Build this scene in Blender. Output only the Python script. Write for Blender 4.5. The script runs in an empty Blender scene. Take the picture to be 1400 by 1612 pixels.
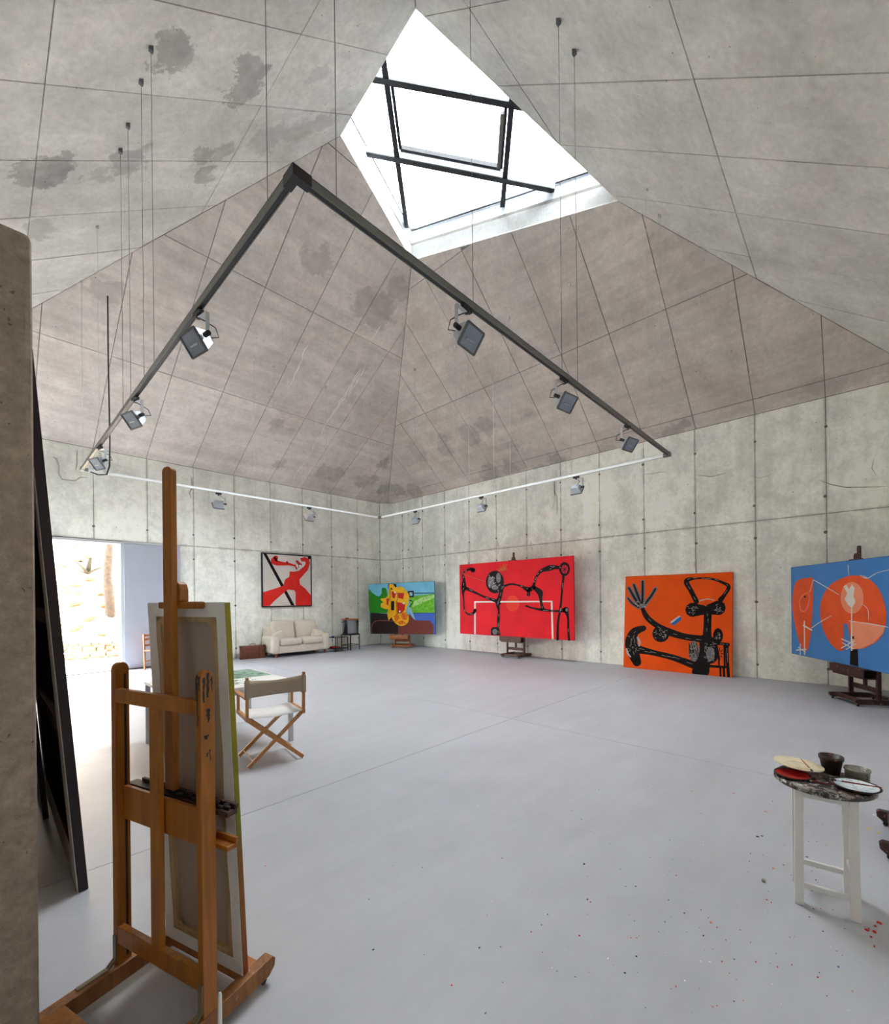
import bpy, math, random
from mathutils import Vector, Matrix
random.seed(7)
PI = math.pi
sc = bpy.context.scene
col = sc.collection

# ------------------------------------------------------------------ camera
FPX, ROLL, HZ = 685.0, 0.0103, 943.0        # focal length in px (1400x1612), roll, horizon row
CAM = Vector((0, 0, 1.6))
FW = Vector((.7264, .6873, 0)).normalized()
RT = Vector((FW.y, -FW.x, 0))
UP = Vector((0, 0, 1))
cd = bpy.data.cameras.new('camera')
cd.sensor_fit = 'VERTICAL'
cd.sensor_height = 36
cd.lens = 36 * FPX / 1612
cd.shift_x = 0
cd.shift_y = (HZ - 806) / 1612
cd.clip_start = .05
cam = bpy.data.objects.new('camera', cd)
col.objects.link(cam)
cr = (1 - ROLL * ROLL) ** .5
cx_ = RT * cr - UP * ROLL
cy_ = RT * ROLL + UP * cr
cz_ = -FW
cam.matrix_world = Matrix(((cx_.x, cy_.x, cz_.x, CAM.x), (cx_.y, cy_.y, cz_.y, CAM.y), (cx_.z, cy_.z, cz_.z, CAM.z), (0, 0, 0, 1)))
sc.camera = cam

# ------------------------------------------------------------------ world and light
w = bpy.data.worlds.new('sky')
sc.world = w
w.use_nodes = True
bg = w.node_tree.nodes['Background']
bg.inputs[0].default_value = (.93, .965, 1, 1)
bg.inputs[1].default_value = 9.0
# hazy bright sky: a little brighter low down than overhead
_t = w.node_tree
_g = _t.nodes.new('ShaderNodeNewGeometry'); _s = _t.nodes.new('ShaderNodeSeparateXYZ'); _m = _t.nodes.new('ShaderNodeMapRange')
_c = _t.nodes.new('ShaderNodeTexCoord')
_t.links.new(_c.outputs['Generated'], _s.inputs[0]); _t.links.new(_s.outputs[2], _m.inputs[0])
for _i, _v in enumerate((0, 1, 12.0, 7.5)): _m.inputs[_i + 1].default_value = _v
_t.links.new(_m.outputs[0], bg.inputs[1])
_t.nodes.remove(_g)
sc.view_settings.view_transform = 'Standard'
sc.view_settings.look = 'None'
sc.view_settings.gamma = 1
sc.view_settings.use_curve_mapping = False
sc.view_settings.exposure = 2.3
sc.cycles.max_bounces = 10
sc.cycles.diffuse_bounces = 7
sc.cycles.glossy_bounces = 3
sc.cycles.transparent_max_bounces = 8
sc.cycles.caustics_reflective = False
sc.cycles.caustics_refractive = False


def portal(name, loc, rot, sx, sy):          # guides the sampling of the sky through a real opening, gives no light itself
    l = bpy.data.lights.new(name, 'AREA')
    l.shape = 'RECTANGLE'
    l.size, l.size_y = sx, sy
    l.cycles.is_portal = True
    o = bpy.data.objects.new(name, l)
    o.location = loc
    o.rotation_euler = rot
    o['kind'] = 'helper'
    col.objects.link(o)


# room (measured from the photograph's perspective)
XR, YL, H = 10.28, 12.6, 5.11                # right wall plane, left wall plane, wall height
X0, Y0 = -1.461, -.814
S1, S2, S3, S4 = .58, .832, .718, .79        # slopes of the four roof planes
KA, KB, KC = -.231, .13, 9.139               # skylight plane z = KA x + KB y + KC
P_ = Vector((3.946, 5.904, 8.994)); Q_ = Vector((6.100, 6.604, 8.588))
R_ = Vector((6.942, 2.701, 7.888)); S_ = Vector((3.664, 3.845, 8.792))
portal('skylight_portal', (5.2, 4.75, 8.95), (math.atan(.13), math.atan(.231), 0), 4.6, 5.0)
portal('doorway_portal', (1.04, 12.75, 1.5), (PI / 2, 0, 0), 2.4, 3.0)


# ------------------------------------------------------------------ projection helpers (used to measure real places)
def ray(x, y):
    xr = (x - 700) * cr - (y - HZ) * ROLL
    yr = (x - 700) * ROLL + (y - HZ) * cr
    return FW + RT * (xr / FPX) - UP * (yr / FPX)


def onplane(x, y, p, n):
    r = ray(x, y)
    return CAM + r * (n.dot(p - CAM) / n.dot(r))


def atz(x, y, z=0.):
    return onplane(x, y, Vector((0, 0, z)), UP)


def ceil_z(x, y):
    return min(H + S1 * (YL - y), H + S2 * (XR - x), H + S3 * (x - X0), H + S4 * (y - Y0))


# ------------------------------------------------------------------ object helpers
def tag(o, label=None, cat=None, group=None, kind=None):
    if label: o['label'] = label
    if cat: o['category'] = cat
    if group: o['group'] = group
    if kind: o['kind'] = kind
    return o


def empty(name, loc, rz=0, **k):
    o = bpy.data.objects.new(name, None)
    o.empty_display_size = .1
    o.location = loc
    o.rotation_euler = (0, 0, rz)
    col.objects.link(o)
    return tag(o, **k)


class MB:
    def __init__(s):
        s.v = []; s.f = []; s.m = []; s.sm = []

    def add(s, vs, fs, mi=0, smooth=False):
        b = len(s.v)
        s.v += [tuple(v) for v in vs]
        for f in fs:
            s.f.append([i + b for i in f]); s.m.append(mi); s.sm.append(smooth)
        return s

    def box(s, a, b, mi=0):
        x0, y0, z0 = [min(a[i], b[i]) for i in range(3)]
        x1, y1, z1 = [max(a[i], b[i]) for i in range(3)]
        return s.add([(x0, y0, z0), (x1, y0, z0), (x1, y1, z0), (x0, y1, z0), (x0, y0, z1), (x1, y0, z1), (x1, y1, z1), (x0, y1, z1)],
                     [(0, 3, 2, 1), (4, 5, 6, 7), (0, 1, 5, 4), (1, 2, 6, 5), (2, 3, 7, 6), (3, 0, 4, 7)], mi)

    def prism(s, poly, off, mi=0):           # poly: 3-D points, off: extrusion vector
        n = len(poly)
        poly = [Vector(p) for p in poly]; off = Vector(off)
        a = sum(((poly[i].cross(poly[(i + 1) % n])) for i in range(n)), Vector())
        if a.dot(off) > 0: poly = poly[::-1]
        vs = poly + [p + off for p in poly]
        fs = [list(range(n)), list(range(2 * n - 1, n - 1, -1))]
        for i in range(n):
            j = (i + 1) % n
            fs.append((j, i, i + n, j + n))
        return s.add(vs, fs, mi)

    def bar(s, p, q, w, h, up=(0, 0, 1), mi=0):
        p, q, up = Vector(p), Vector(q), Vector(up)
        d = (q - p).normalized()
        sx = d.cross(up)
        if sx.length < 1e-4: sx = d.cross(Vector((1, 0, 0)))
        sx.normalize(); sy = sx.cross(d)
        c = [(-1, -1), (1, -1), (1, 1), (-1, 1)]
        poly = [p + sx * (a * w / 2) + sy * (b * h / 2) for a, b in c]
        return s.prism(poly, q - p, mi)

    def tube(s, pts, r, n=8, mi=0, caps=True):
        pts = [Vector(p) for p in pts]
        rs = r if isinstance(r, (list, tuple)) else [r] * len(pts)
        vs = []; fs = []
        prev = None
        for i, p in enumerate(pts):
            d = (pts[min(i + 1, len(pts) - 1)] - pts[max(i - 1, 0)]).normalized()
            if prev is None:
                a = d.cross(UP)
                if a.length < 1e-3: a = d.cross(Vector((1, 0, 0)))
            else:
                a = prev - d * prev.dot(d)
            a.normalize(); prev = a
            b = d.cross(a)
            for k in range(n):
                t = 2 * PI * k / n
                vs.append(p + (a * math.cos(t) + b * math.sin(t)) * rs[i])
        for i in range(len(pts) - 1):
            for k in range(n):
                k2 = (k + 1) % n
                fs.append((i * n + k, (i + 1) * n + k, (i + 1) * n + k2, i * n + k2))
        s.add(vs, fs, mi, True)
        if caps:
            e = (len(pts) - 1) * n
            s.add([vs[k] for k in range(n)] + [vs[e + k] for k in range(n)], [list(range(n)), list(range(2 * n - 1, n - 1, -1))], mi)
        return s

    def lathe(s, prof, c=(0, 0, 0), n=24, mi=0, smooth=True, sx=1, sy=1):
        vs = []; fs = []
        for r, z in prof:
            for k in range(n):
                t = 2 * PI * k / n
                vs.append((c[0] + r * sx * math.cos(t), c[1] + r * sy * math.sin(t), c[2] + z))
        for i in range(len(prof) - 1):
            for k in range(n):
                k2 = (k + 1) % n
                fs.append((i * n + k, i * n + k2, (i + 1) * n + k2, (i + 1) * n + k))
        return s.add(vs, fs, mi, smooth)

    def rbox(s, a, b, r, seg=3, mi=0, puff=0):     # rounded box
        import bmesh
        bm = bmesh.new()
        bmesh.ops.create_cube(bm, size=1)
        sz = [abs(b[i] - a[i]) for i in range(3)]; c = [(a[i] + b[i]) / 2 for i in range(3)]
        for v in bm.verts: v.co = Vector((v.co[i] * sz[i] for i in range(3)))
        bmesh.ops.bevel(bm, geom=list(bm.edges), offset=r, segments=seg, affect='EDGES', profile=.5)
        if puff:
            bmesh.ops.subdivide_edges(bm, edges=[e for e in bm.edges if e.calc_length() > min(sz) * .6], cuts=5, use_grid_fill=True)
            for v in bm.verts:
                q = [abs(v.co[i]) / (sz[i] / 2) for i in range(3)]
                k = sorted(range(3), key=lambda i: sz[i])[0]
                o = [i for i in range(3) if i != k]
                f = math.cos(min(q[o[0]], 1) * PI / 2) ** .5 * math.cos(min(q[o[1]], 1) * PI / 2) ** .5 if max(q[o[0]], q[o[1]]) < 1 else 0
                v.co[k] += math.copysign(puff * f, v.co[k])
        idx = {v: i for i, v in enumerate(bm.verts)}
        s.add([v.co + Vector(c) for v in bm.verts], [[idx[v] for v in f.verts] for f in bm.faces], mi, True)
        bm.free()
        return s

    def xf(s, M, start=0):
        for i in range(start, len(s.v)): s.v[i] = tuple(M @ Vector(s.v[i]))
        return s

    def build(s, name, mats, parent=None, bevel=0, **k):
        me = bpy.data.meshes.new(name)
        me.from_pydata(s.v, [], s.f)
        if not isinstance(mats, (list, tuple)): mats = [mats]
        for m in mats: me.materials.append(m)
        me.polygons.foreach_set('material_index', s.m)
        me.polygons.foreach_set('use_smooth', s.sm)
        me.update()
        o = bpy.data.objects.new(name, me)
        col.objects.link(o)
        if parent: o.parent = parent
        if bevel:
            b = o.modifiers.new('b', 'BEVEL'); b.width = bevel; b.segments = 2; b.limit_method = 'ANGLE'; b.angle_limit = math.radians(40)
            b.harden_normals = False
        return tag(o, **k)


def copy_tree(o, parent=None):
    c = o.copy(); col.objects.link(c)
    if parent: c.parent = parent
    for ch in [x for x in col.objects if x.parent is o]: copy_tree(ch, c)
    return c


# ------------------------------------------------------------------ materials
def srgb(r, g, b):
    f = lambda c: (c / 255) / 12.92 if c / 255 <= .04045 else ((c / 255 + .055) / 1.055) ** 2.4
    return (f(r), f(g), f(b), 1)


class NT:
    def __init__(s, name):
        s.m = bpy.data.materials.new(name); s.m.use_nodes = True
        s.t = s.m.node_tree; s.n = s.t.nodes; s.l = s.t.links
        s.b = s.n['Principled BSDF']

    def node(s, ty, **k):
        nd = s.n.new(ty)
        for a, v in k.items():
            if a.startswith('i_'): continue
            setattr(nd, a, v)
        return nd

    def set(s, sock, v):
        if isinstance(v, bpy.types.NodeSocket): s.l.new(v, sock)
        else: sock.default_value = v

    def math(s, op, a, b=0., c=None):
        nd = s.node('ShaderNodeMath', operation=op)
        s.set(nd.inputs[0], a); s.set(nd.inputs[1], b)
        if c is not None: s.set(nd.inputs[2], c)
        return nd.outputs[0]

    def vm(s, op, a, b):
        nd = s.node('ShaderNodeVectorMath', operation=op)
        s.set(nd.inputs[0], a); s.set(nd.inputs[1], b)
        return nd

    def noise(s, vec, scale, detail=4, rough=.55, dist=0, col=False):
        nd = s.node('ShaderNodeTexNoise')
        s.set(nd.inputs['Vector'], vec); nd.inputs['Scale'].default_value = scale
        nd.inputs['Detail'].default_value = detail; nd.inputs['Roughness'].default_value = rough
        nd.inputs['Distortion'].default_value = dist
        return nd.outputs[1 if col else 0]

    def rng(s, v, a, b, c=0., d=1.):
        nd = s.node('ShaderNodeMapRange')
        s.set(nd.inputs[0], v)
        for i, x in enumerate((a, b, c, d)): nd.inputs[i + 1].default_value = x
        return nd.outputs[0]

    def mix(s, f, a, b, mode='MIX'):
        nd = s.node('ShaderNodeMix', data_type='RGBA', blend_type=mode)
        s.set(nd.inputs[0], f); s.set(nd.inputs[6], a); s.set(nd.inputs[7], b)
        return nd.outputs[2]

    def pos(s, scale=None, obj=False):
        if obj: v = s.node('ShaderNodeTexCoord').outputs['Object']
        else: v = s.node('ShaderNodeNewGeometry').outputs['Position']
        if scale: v = s.vm('MULTIPLY', v, scale).outputs[0]
        return v

    def bump(s, h, strength=.2, dist=.01):
        nd = s.node('ShaderNodeBump')
        nd.inputs['Strength'].default_value = strength; nd.inputs['Distance'].default_value = dist
        s.set(nd.inputs['Height'], h); s.l.new(nd.outputs[0], s.b.inputs['Normal'])

    def out(s, color, rough=.8, metal=0):
        s.set(s.b.inputs['Base Color'], color); s.set(s.b.inputs['Roughness'], rough); s.b.inputs['Metallic'].default_value = metal
        return s.m


def plain(name, c, rough=.6, metal=0, var=.12, scale=14, bump=0):
    t = NT(name)
    n = t.noise(t.pos(obj=True), scale, 5)
    f = t.rng(n, .3, .7, 1 - var, 1 + var)
    cc = t.mix(1, c, t.node('ShaderNodeCombineColor').outputs[0], 'MULTIPLY')
    cb = cc.node.inputs[7].links[0].from_node
    for i in range(3): t.l.new(f, cb.inputs[i])
    if bump: t.bump(n, bump, .003)
    return t.out(cc, rough, metal)


def scale_col(t, c, f):
    cb = t.node('ShaderNodeCombineColor')
    for i in range(3): t.set(cb.inputs[i], f)
    return t.mix(1., c, cb.outputs[0], 'MULTIPLY')


def concrete(name, c, streak, stains=(), pore=.5, mott=.16, rough=.85, dark=.62, warm=(.82, .76, .70, 1), joints=None):
    t = NT(name)
    p = t.pos()
    big = t.noise(p, .55, 6, .6)
    mid = t.noise(p, 3.2, 7, .62)
    st = t.noise(t.pos(streak), 1.0, 6, .6)
    f = t.math('MULTIPLY', t.rng(big, .3, .7, 1 - mott, 1 + mott * .8), t.rng(mid, .3, .7, 1 - mott * .55, 1 + mott * .4))
    f = t.math('MULTIPLY', f, t.rng(st, .32, .68, 1 - mott * .7, 1 + mott * .5))
    oi = t.node('ShaderNodeObjectInfo')
    f = t.math('MULTIPLY', f, t.rng(oi.outputs['Random'], 0, 1, .96, 1.04))
    fine = t.noise(p, 14, 6, .7)
    f = t.math('MULTIPLY', f, t.rng(fine, .3, .7, .88, 1.09))
    blot = t.noise(t.pos((1, 1, 1)), 1.5, 8, .72, .8)
    f = t.math('MULTIPLY', f, t.rng(blot, .36, .64, .90, 1.06))
    if joints:
        ax, st0, step, zs = joints
        sx = t.node('ShaderNodeSeparateXYZ'); t.set(sx.inputs[0], p)
        q = t.math('DIVIDE', t.math('SUBTRACT', sx.outputs[ax], st0), step)
        fr_ = t.math('ABSOLUTE', t.math('SUBTRACT', t.math('FRACT', t.math('ADD', q, .5)), .5))
        d_ = t.math('MULTIPLY', fr_, step)
        if zs: d_ = t.math('MINIMUM', d_, t.math('ABSOLUTE', t.math('SUBTRACT', sx.outputs[2], zs)))
        wn = t.rng(t.noise(t.pos((1.5, 1.5, .6)), 2.2, 5, .7), .38, .68, .006, .075)
        k_ = t.math('MULTIPLY', t.math('SUBTRACT', 1., t.math('DIVIDE', d_, wn)), .30)
        k_ = t.math('MAXIMUM', k_, 0.)
        f = t.math('MULTIPLY', f, t.math('SUBTRACT', 1., k_))
    # pores
    vo = t.node('ShaderNodeTexVoronoi'); t.set(vo.inputs['Vector'], p); vo.inputs['Scale'].default_value = 11
    rad = t.rng(t.noise(p, 9, 1), .45, .8, .0, .13)
    pr = t.math('LESS_THAN', vo.outputs['Distance'], rad)
    vo2 = t.node('ShaderNodeTexVoronoi'); t.set(vo2.inputs['Vector'], p); vo2.inputs['Scale'].default_value = 3.1
    pr2 = t.math('LESS_THAN', vo2.outputs['Distance'], .035)
    pr = t.math('MAXIMUM', pr, pr2)
    f = t.math('MULTIPLY', f, t.rng(pr, 0, 1, 1, 1 - pore))
    cc = scale_col(t, c, f)
    cc = t.mix(t.rng(t.noise(p, .9, 5, .65), .5, .72, 0, .55), cc, t.mix(1., cc, warm, 'MULTIPLY'))
    if stains:
        wob = t.vm('ADD', p, t.vm('SCALE', t.vm('SUBTRACT', t.noise(p, 2.6, 6, .7, col=True), (.5, .5, .5)).outputs[0], (0, 0, 0)).outputs[0])
        wob.inputs[1].links[0].from_node.inputs['Scale'].default_value = .85
        tot = None
        for (cen, r, k) in stains:
            d = t.vm('DISTANCE', wob.outputs[0], tuple(cen)).outputs['Value']
            m = t.rng(d, r * .74, r * .6, 0, k)
            tot = m if tot is None else t.math('MAXIMUM', tot, m)
        tot = t.math('MULTIPLY', tot, t.rng(t.noise(p, 7, 5, .7), .3, .6, .45, 1))
        cc = t.mix(tot, cc, t.mix(1., cc, (dark, dark, dark * 1.02, 1), 'MULTIPLY'))
    h = t.math('ADD', mid, t.math('MULTIPLY', pr, -1.5))
    t.bump(h, .25, .006)
    return t.out(cc, rough)


def stain_pts(specs, p, n):
    return [(onplane(x, y, p, n), r, k) for x, y, r, k in specs]


N1 = Vector((0, S1, 1)); N2 = Vector((S2, 0, 1)); N3 = Vector((-S3, 0, 1)); N4 = Vector((0, -S4, 1))
O1 = Vector((0, YL, H)); O2 = Vector((XR, 0, H)); O3 = Vector((X0, 0, H)); O4 = Vector((0, Y0, H))
M = {}
M['slope_left'] = concrete('concrete_left_slope', srgb(216, 208, 202), (.35, 5, 5), stain_pts(
    [(500, 412, .42, .8), (595, 490, .55, .8), (575, 478, .5, .7), (625, 455, .4, .7), (567, 580, .3, .5), (436, 675, .35, .7), (455, 680, .28, .7), (440, 732, .3, .8),
     (512, 742, .45, .7), (530, 748, .4, .6), (572, 757, .45, .9), (603, 730, .3, .9), (608, 770, .45, .9), (170, 460, .35, .6), (585, 755, .4, .7)], O1, N1), dark=.62, warm=(.86, .80, .76, 1))
M['slope_right'] = concrete('concrete_right_slope', srgb(208, 200, 193), (5, .35, 5), stain_pts(
    [(660, 712, .5, .5), (700, 690, .3, .8), (740, 685, .5, .9), (765, 668, .4, .9), (700, 705, .4, .7), (770, 747, .5, .9), (800, 735, .35, .7), (880, 727, .4, .9), (850, 740, .3, .7), (1070, 672, .35, .9),
     (1050, 680, .3, .8), (960, 705, .3, .6), (655, 775, .5, .8), (832, 648, .2, .6), (625, 770, .5, .9), (810, 703, .25, .5), (1300, 610, .4, .4)], O2, N2), dark=.66, warm=(.85, .79, .74, 1))
M['slope_front'] = concrete('concrete_front_slope', srgb(226, 225, 220), (.3, .9, .3), stain_pts(
    [(280, 80, .34, .9), (272, 108, .2, .8), (393, 120, .36, .9), (385, 140, .36, .9), (205, 255, .36, .8), (218, 245, .28, .7), (315, 250, .26, .8), (320, 280, .3, .8), (345, 245, .2, .7), (45, 275, .28, .8),
     (85, 275, .34, 1), (70, 282, .3, .9), (105, 255, .22, .8), (60, 362, .3, .6), (425, 220, .4, .45), (470, 205, .38, .45), (510, 190, .3, .5), (500, 118, .22, .4), (352, 240, .2, .6), (162, 278, .2, .5)], O3, N3), dark=.5, warm=(.90, .87, .84, 1))
M['slope_back'] = concrete('concrete_back_slope', srgb(214, 214, 210), (1.0, .3, .3), dark=.7, warm=(.88, .87, .84, 1))
M['wall_l'] = concrete('concrete_left_wall', srgb(250, 252, 245), (2.8, 2.8, .35), warm=(.88, .87, .82, 1), mott=.15, joints=(0, 1.72, 1.03, 3.05))
M['wall_r'] = concrete('concrete_right_wall', srgb(250, 252, 245), (2.8, 2.8, .35), warm=(.86, .85, .79, 1), mott=.18, joints=(1, .37, 1.035, 3.05))
t = NT('rough_concrete')
_p = t.pos()
_f = t.math('MULTIPLY', t.rng(t.noise(_p, 2.2, 6, .65), .3, .7, .78, 1.14), t.rng(t.noise(_p, 22, 8, .8), .32, .68, .66, 1.2))
_v = t.node('ShaderNodeTexVoronoi'); t.set(_v.inputs['Vector'], t.vm('ADD', _p, t.vm('SCALE', t.noise(_p, 40, 3, .6, col=True), (0, 0, 0)).outputs[0]).outputs[0]); _v.inputs['Scale'].default_value = 34
_v.inputs['Vector'].links[0].from_node.inputs[1].links[0].from_node.inputs['Scale'].default_value = .03
_q = t.math('LESS_THAN', _v.outputs['Distance'], t.rng(t.noise(_p, 7, 2), .46, .74, 0, .24))
_f = t.math('MULTIPLY', _f, t.rng(_q, 0, 1, 1, .45))
t.bump(t.math('ADD', t.noise(_p, 34, 6, .7), t.math('MULTIPLY', _q, -1.)), .9, .006)
M['pillar'] = t.out(scale_col(t, srgb(166, 150, 136), _f), .9)
M['reveal'] = concrete('pale_skylight_concrete', srgb(244, 244, 242), (1, 1, 1), pore=.3, mott=.04, warm=(.96, .96, .95, 1))
M['joint'] = plain('dark_joint', srgb(122, 119, 112), .9)
M['hole'] = plain('tie_hole_dark', srgb(112, 111, 105), .9)


def floor_mat():
    t = NT('polished_concrete')
    p = t.pos()
    big = t.noise(p, .5, 5, .6); mid = t.noise(p, 2.4, 8, .65, .6); st = t.noise(t.pos((1.2, 6, 1)), .8, 6, .6)
    f = t.math('MULTIPLY', t.rng(big, .3, .7, .93, 1.05), t.rng(mid, .3, .7, .93, 1.05))
    f = t.math('MULTIPLY', f, t.rng(st, .3, .7, .95, 1.04))
    sp = t.node('ShaderNodeTexVoronoi'); t.set(sp.inputs['Vector'], p); sp.inputs['Scale'].default_value = 5
    s = t.math('LESS_THAN', sp.outputs['Distance'], t.rng(t.noise(p, 1.3, 2), .5, .75, 0, .035))
    f = t.math('MULTIPLY', f, t.rng(s, 0, 1, 1, .55))
    cc = scale_col(t, srgb(178, 180, 188), f)
    t.bump(mid, .06, .004)
    return t.out(cc, t.rng(mid, .3, .7, .42, .6))


M['floor'] = floor_mat()


def wood(name, c, c2, rough=.45, crust=0, axis=(9, 9, .8)):
    t = NT(name)
    p = t.pos(axis, obj=True)
    n = t.noise(p, 2.2, 8, .6, 1.2)
    n2 = t.noise(t.pos(obj=True), 3, 3)
    cc = t.mix(t.rng(n, .3, .7), c, c2)
    cc = scale_col(t, cc, t.rng(n2, .3, .7, .82, 1.12))
    if crust:
        k = t.noise(t.pos(obj=True), 26, 5, .7)
        cc = t.mix(t.rng(k, .62, .66, 0, crust), cc, srgb(200, 190, 180))
        k2 = t.noise(t.pos(obj=True), 14, 4, .7)
        cc = t.mix(t.rng(k2, .58, .66, 0, crust), cc, srgb(25, 18, 18))
        t.bump(k, .5, .004)
    return t.out(cc, rough)


M['easel_wood'] = wood('varnished_easel_wood', srgb(178, 112, 34), srgb(140, 78, 18), .4)
M['worn_easel_wood'] = wood('worn_easel_wood', srgb(160, 104, 50), srgb(120, 72, 34), .5, .28)
M['dark_wood'] = wood('paint_crusted_dark_wood', srgb(74, 42, 34), srgb(48, 28, 26), .5, .55)
M['brown_wood'] = wood('stained_brown_wood', srgb(95, 55, 40), srgb(70, 38, 28), .5, .3)
M['orange_wood'] = wood('orange_brown_wood', srgb(190, 120, 70), srgb(158, 92, 52), .5, .2)
M['beech'] = wood('beech_wood', srgb(196, 140, 84), srgb(170, 112, 62), .5)
M['raw_wood'] = wood('pale_stretcher_wood', srgb(196, 168, 128), srgb(176, 146, 106), .7)
M['dark_stretcher'] = wood('dark_stretcher_wood', srgb(140, 92, 62), srgb(110, 70, 46), .7)
M['white_paint'] = plain('worn_white_paint', srgb(224, 222, 220), .5, var=.05, scale=5)
M['linen'] = plain('grey_linen', srgb(170, 154, 142), .9, var=.06, scale=3)
M['gesso'] = plain('white_primed_canvas', srgb(228, 226, 222), .8, var=.05)
M['maroon'] = plain('dark_maroon_canvas', srgb(58, 24, 22), .8)
M['black_edge'] = plain('black_painted_edge', srgb(36, 24, 30), .6)
M['black'] = plain('black_metal', srgb(22, 22, 26), .4)
M['rail'] = plain('shaded_grey_aluminium', srgb(112, 113, 110), .5, .0, var=.04)  # aluminium with the shade on the near track arms put into its colour
M['rail_lit'] = plain('lit_pale_aluminium', srgb(236, 238, 238), .4, var=.03)  # same track aluminium, the skylight on its far arms put into the colour
M['lamp_rim'] = plain('dark_lamp_rim', srgb(92, 94, 98), .4)
M['brass'] = plain('dull_brass', srgb(128, 116, 92), .4, .3)
M['alu'] = plain('brushed_aluminium', srgb(190, 194, 200), .35, .7, var=.05)
M['steel_beam'] = plain('dark_blue_grey_steel', srgb(16, 20, 28), .5)
M['curb'] = plain('white_painted_curb', srgb(214, 220, 230), .5, var=.03)
M['door'] = plain('blue_grey_door_paint', srgb(172, 178, 192), .5, var=.03, scale=2)
M['frame'] = plain('pale_grey_door_frame', srgb(190, 192, 196), .5, var=.03)
M['lamp_glass'] = plain('lamp_glass_grey', srgb(140, 150, 168), .15, var=.1)
M['reflector'] = plain('lamp_reflector', srgb(170, 172, 175), .3, .5)
M['wire'] = plain('pale_steel_wire', srgb(205, 205, 200), .4)
M['cream'] = plain('cream_upholstery', srgb(214, 206, 194), .9, var=.05, scale=6, bump=.1)
M['leather'] = plain('brown_leather', srgb(108, 58, 38), .5, var=.25, scale=9)
M['leather_dark'] = plain('dark_leather_straps', srgb(62, 34, 26), .5)
M['redwood'] = plain('reddish_turned_foot', srgb(120, 52, 44), .4)
M['stainless'] = plain('stainless_steel', srgb(170, 172, 175), .22, 1., var=.06, scale=3)
M['canvas_cloth'] = plain('taupe_canvas_cloth', srgb(168, 152, 134), .9, var=.05, scale=8)
M['white_cloth'] = plain('white_seat_cloth', srgb(222, 220, 220), .9, var=.03)
M['paper'] = plain('white_paper', srgb(225, 226, 222), .9, var=.03)
M['green_print'] = plain('grey_green_print', srgb(132, 158, 140), .9, var=.3, scale=12)
t = NT('pale_sandy_soil')
_p = t.pos()
_k = t.math('MULTIPLY', t.rng(t.noise(t.pos((1, 1, 2.2)), 5, 8, .72), .52, .64), t.rng(t.noise(_p, 1.1, 3), .42, .6))
M['soil'] = t.out(t.mix(_k, srgb(190, 168, 138), srgb(34, 20, 9)), .95)
M['rock_brown'] = plain('tan_rock', srgb(122, 84, 52), .95, var=.6, scale=5)
M['soil_dark'] = plain('brown_soil_hollow', srgb(60, 38, 22), .95, var=.3)
M['terrace'] = plain('pale_terrace_paving', srgb(176, 170, 160), .9, var=.08)
M['rock'] = plain('rubble_rock', srgb(150, 118, 86), .95, var=.45, scale=4)
M['bark'] = plain('tree_bark', srgb(44, 31, 16), .95, var=.5, scale=11, bump=.6)
M['agave'] = plain('agave_leaf', srgb(48, 46, 32), .7, var=.2)


def flat(name, rgb, rough=.6, var=.04, scale=5):
    m_ = plain('paint_' + name, srgb(*rgb), rough, var=var, scale=scale)
    m_.node_tree.nodes['Principled BSDF'].inputs['Specular IOR Level'].default_value = .2
    return m_


t = NT('skylight_glass')
t.n.remove(t.b)
tr = t.node('ShaderNodeBsdfTransparent'); tr.inputs[0].default_value = (.97, .985, .98, 1)
gl = t.node('ShaderNodeBsdfGlossy'); gl.inputs['Roughness'].default_value = .02
fr = t.node('ShaderNodeFresnel'); fr.inputs[0].default_value = 1.35
mx = t.node('ShaderNodeMixShader')
t.l.new(fr.outputs[0], mx.inputs[0]); t.l.new(tr.outputs[0], mx.inputs[1]); t.l.new(gl.outputs[0], mx.inputs[2])
t.l.new(mx.outputs[0], t.n['Material Output'].inputs[0])
M['glass'] = t.m

# ------------------------------------------------------------------ structure


def clip(poly, a, b, c):                     # keep a*x+b*y<=c
    out = []
    for i in range(len(poly)):
        p, q = poly[i], poly[(i + 1) % len(poly)]
        dp, dq = a * p[0] + b * p[1] - c, a * q[0] + b * q[1] - c
        if dp <= 0: out.append(p)
        if dp * dq < 0:
            s = dp / (dp - dq)
            out.append((p[0] + (q[0] - p[0]) * s, p[1] + (q[1] - p[1]) * s))
    return out


def area(p): return sum(p[i][0] * p[(i + 1) % len(p)][1] - p[(i + 1) % len(p)][0] * p[i][1] for i in range(len(p))) / 2


def cells(poly, us, ss, g):
    us = sorted(us); ss = sorted(ss)
    for i in range(len(us) - 1):
        for j in range(len(ss) - 1):
            c = clip(clip(clip(clip(poly, 1, 0, us[i + 1] - g), -1, 0, -us[i] - g), 0, 1, ss[j + 1] - g), 0, -1, -ss[j] - g)
            if len(c) >= 3 and abs(area(c)) > .012: yield c


def grid(start, step, lo, hi):
    k0 = math.floor((lo - start) / step)
    r = [start + step * k for k in range(k0, k0 + int((hi - lo) / step) + 4)]
    return [lo - .5] + [x for x in r if lo < x < hi] + [hi + .5]


def dedupe(c):
    o = []
    for p in c:
        if not o or math.hypot(p[0] - o[-1][0], p[1] - o[-1][1]) > 1e-3: o.append(p)
    if len(o) > 1 and math.hypot(o[0][0] - o[-1][0], o[0][1] - o[-1][1]) < 1e-3: o.pop()
    return o


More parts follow.
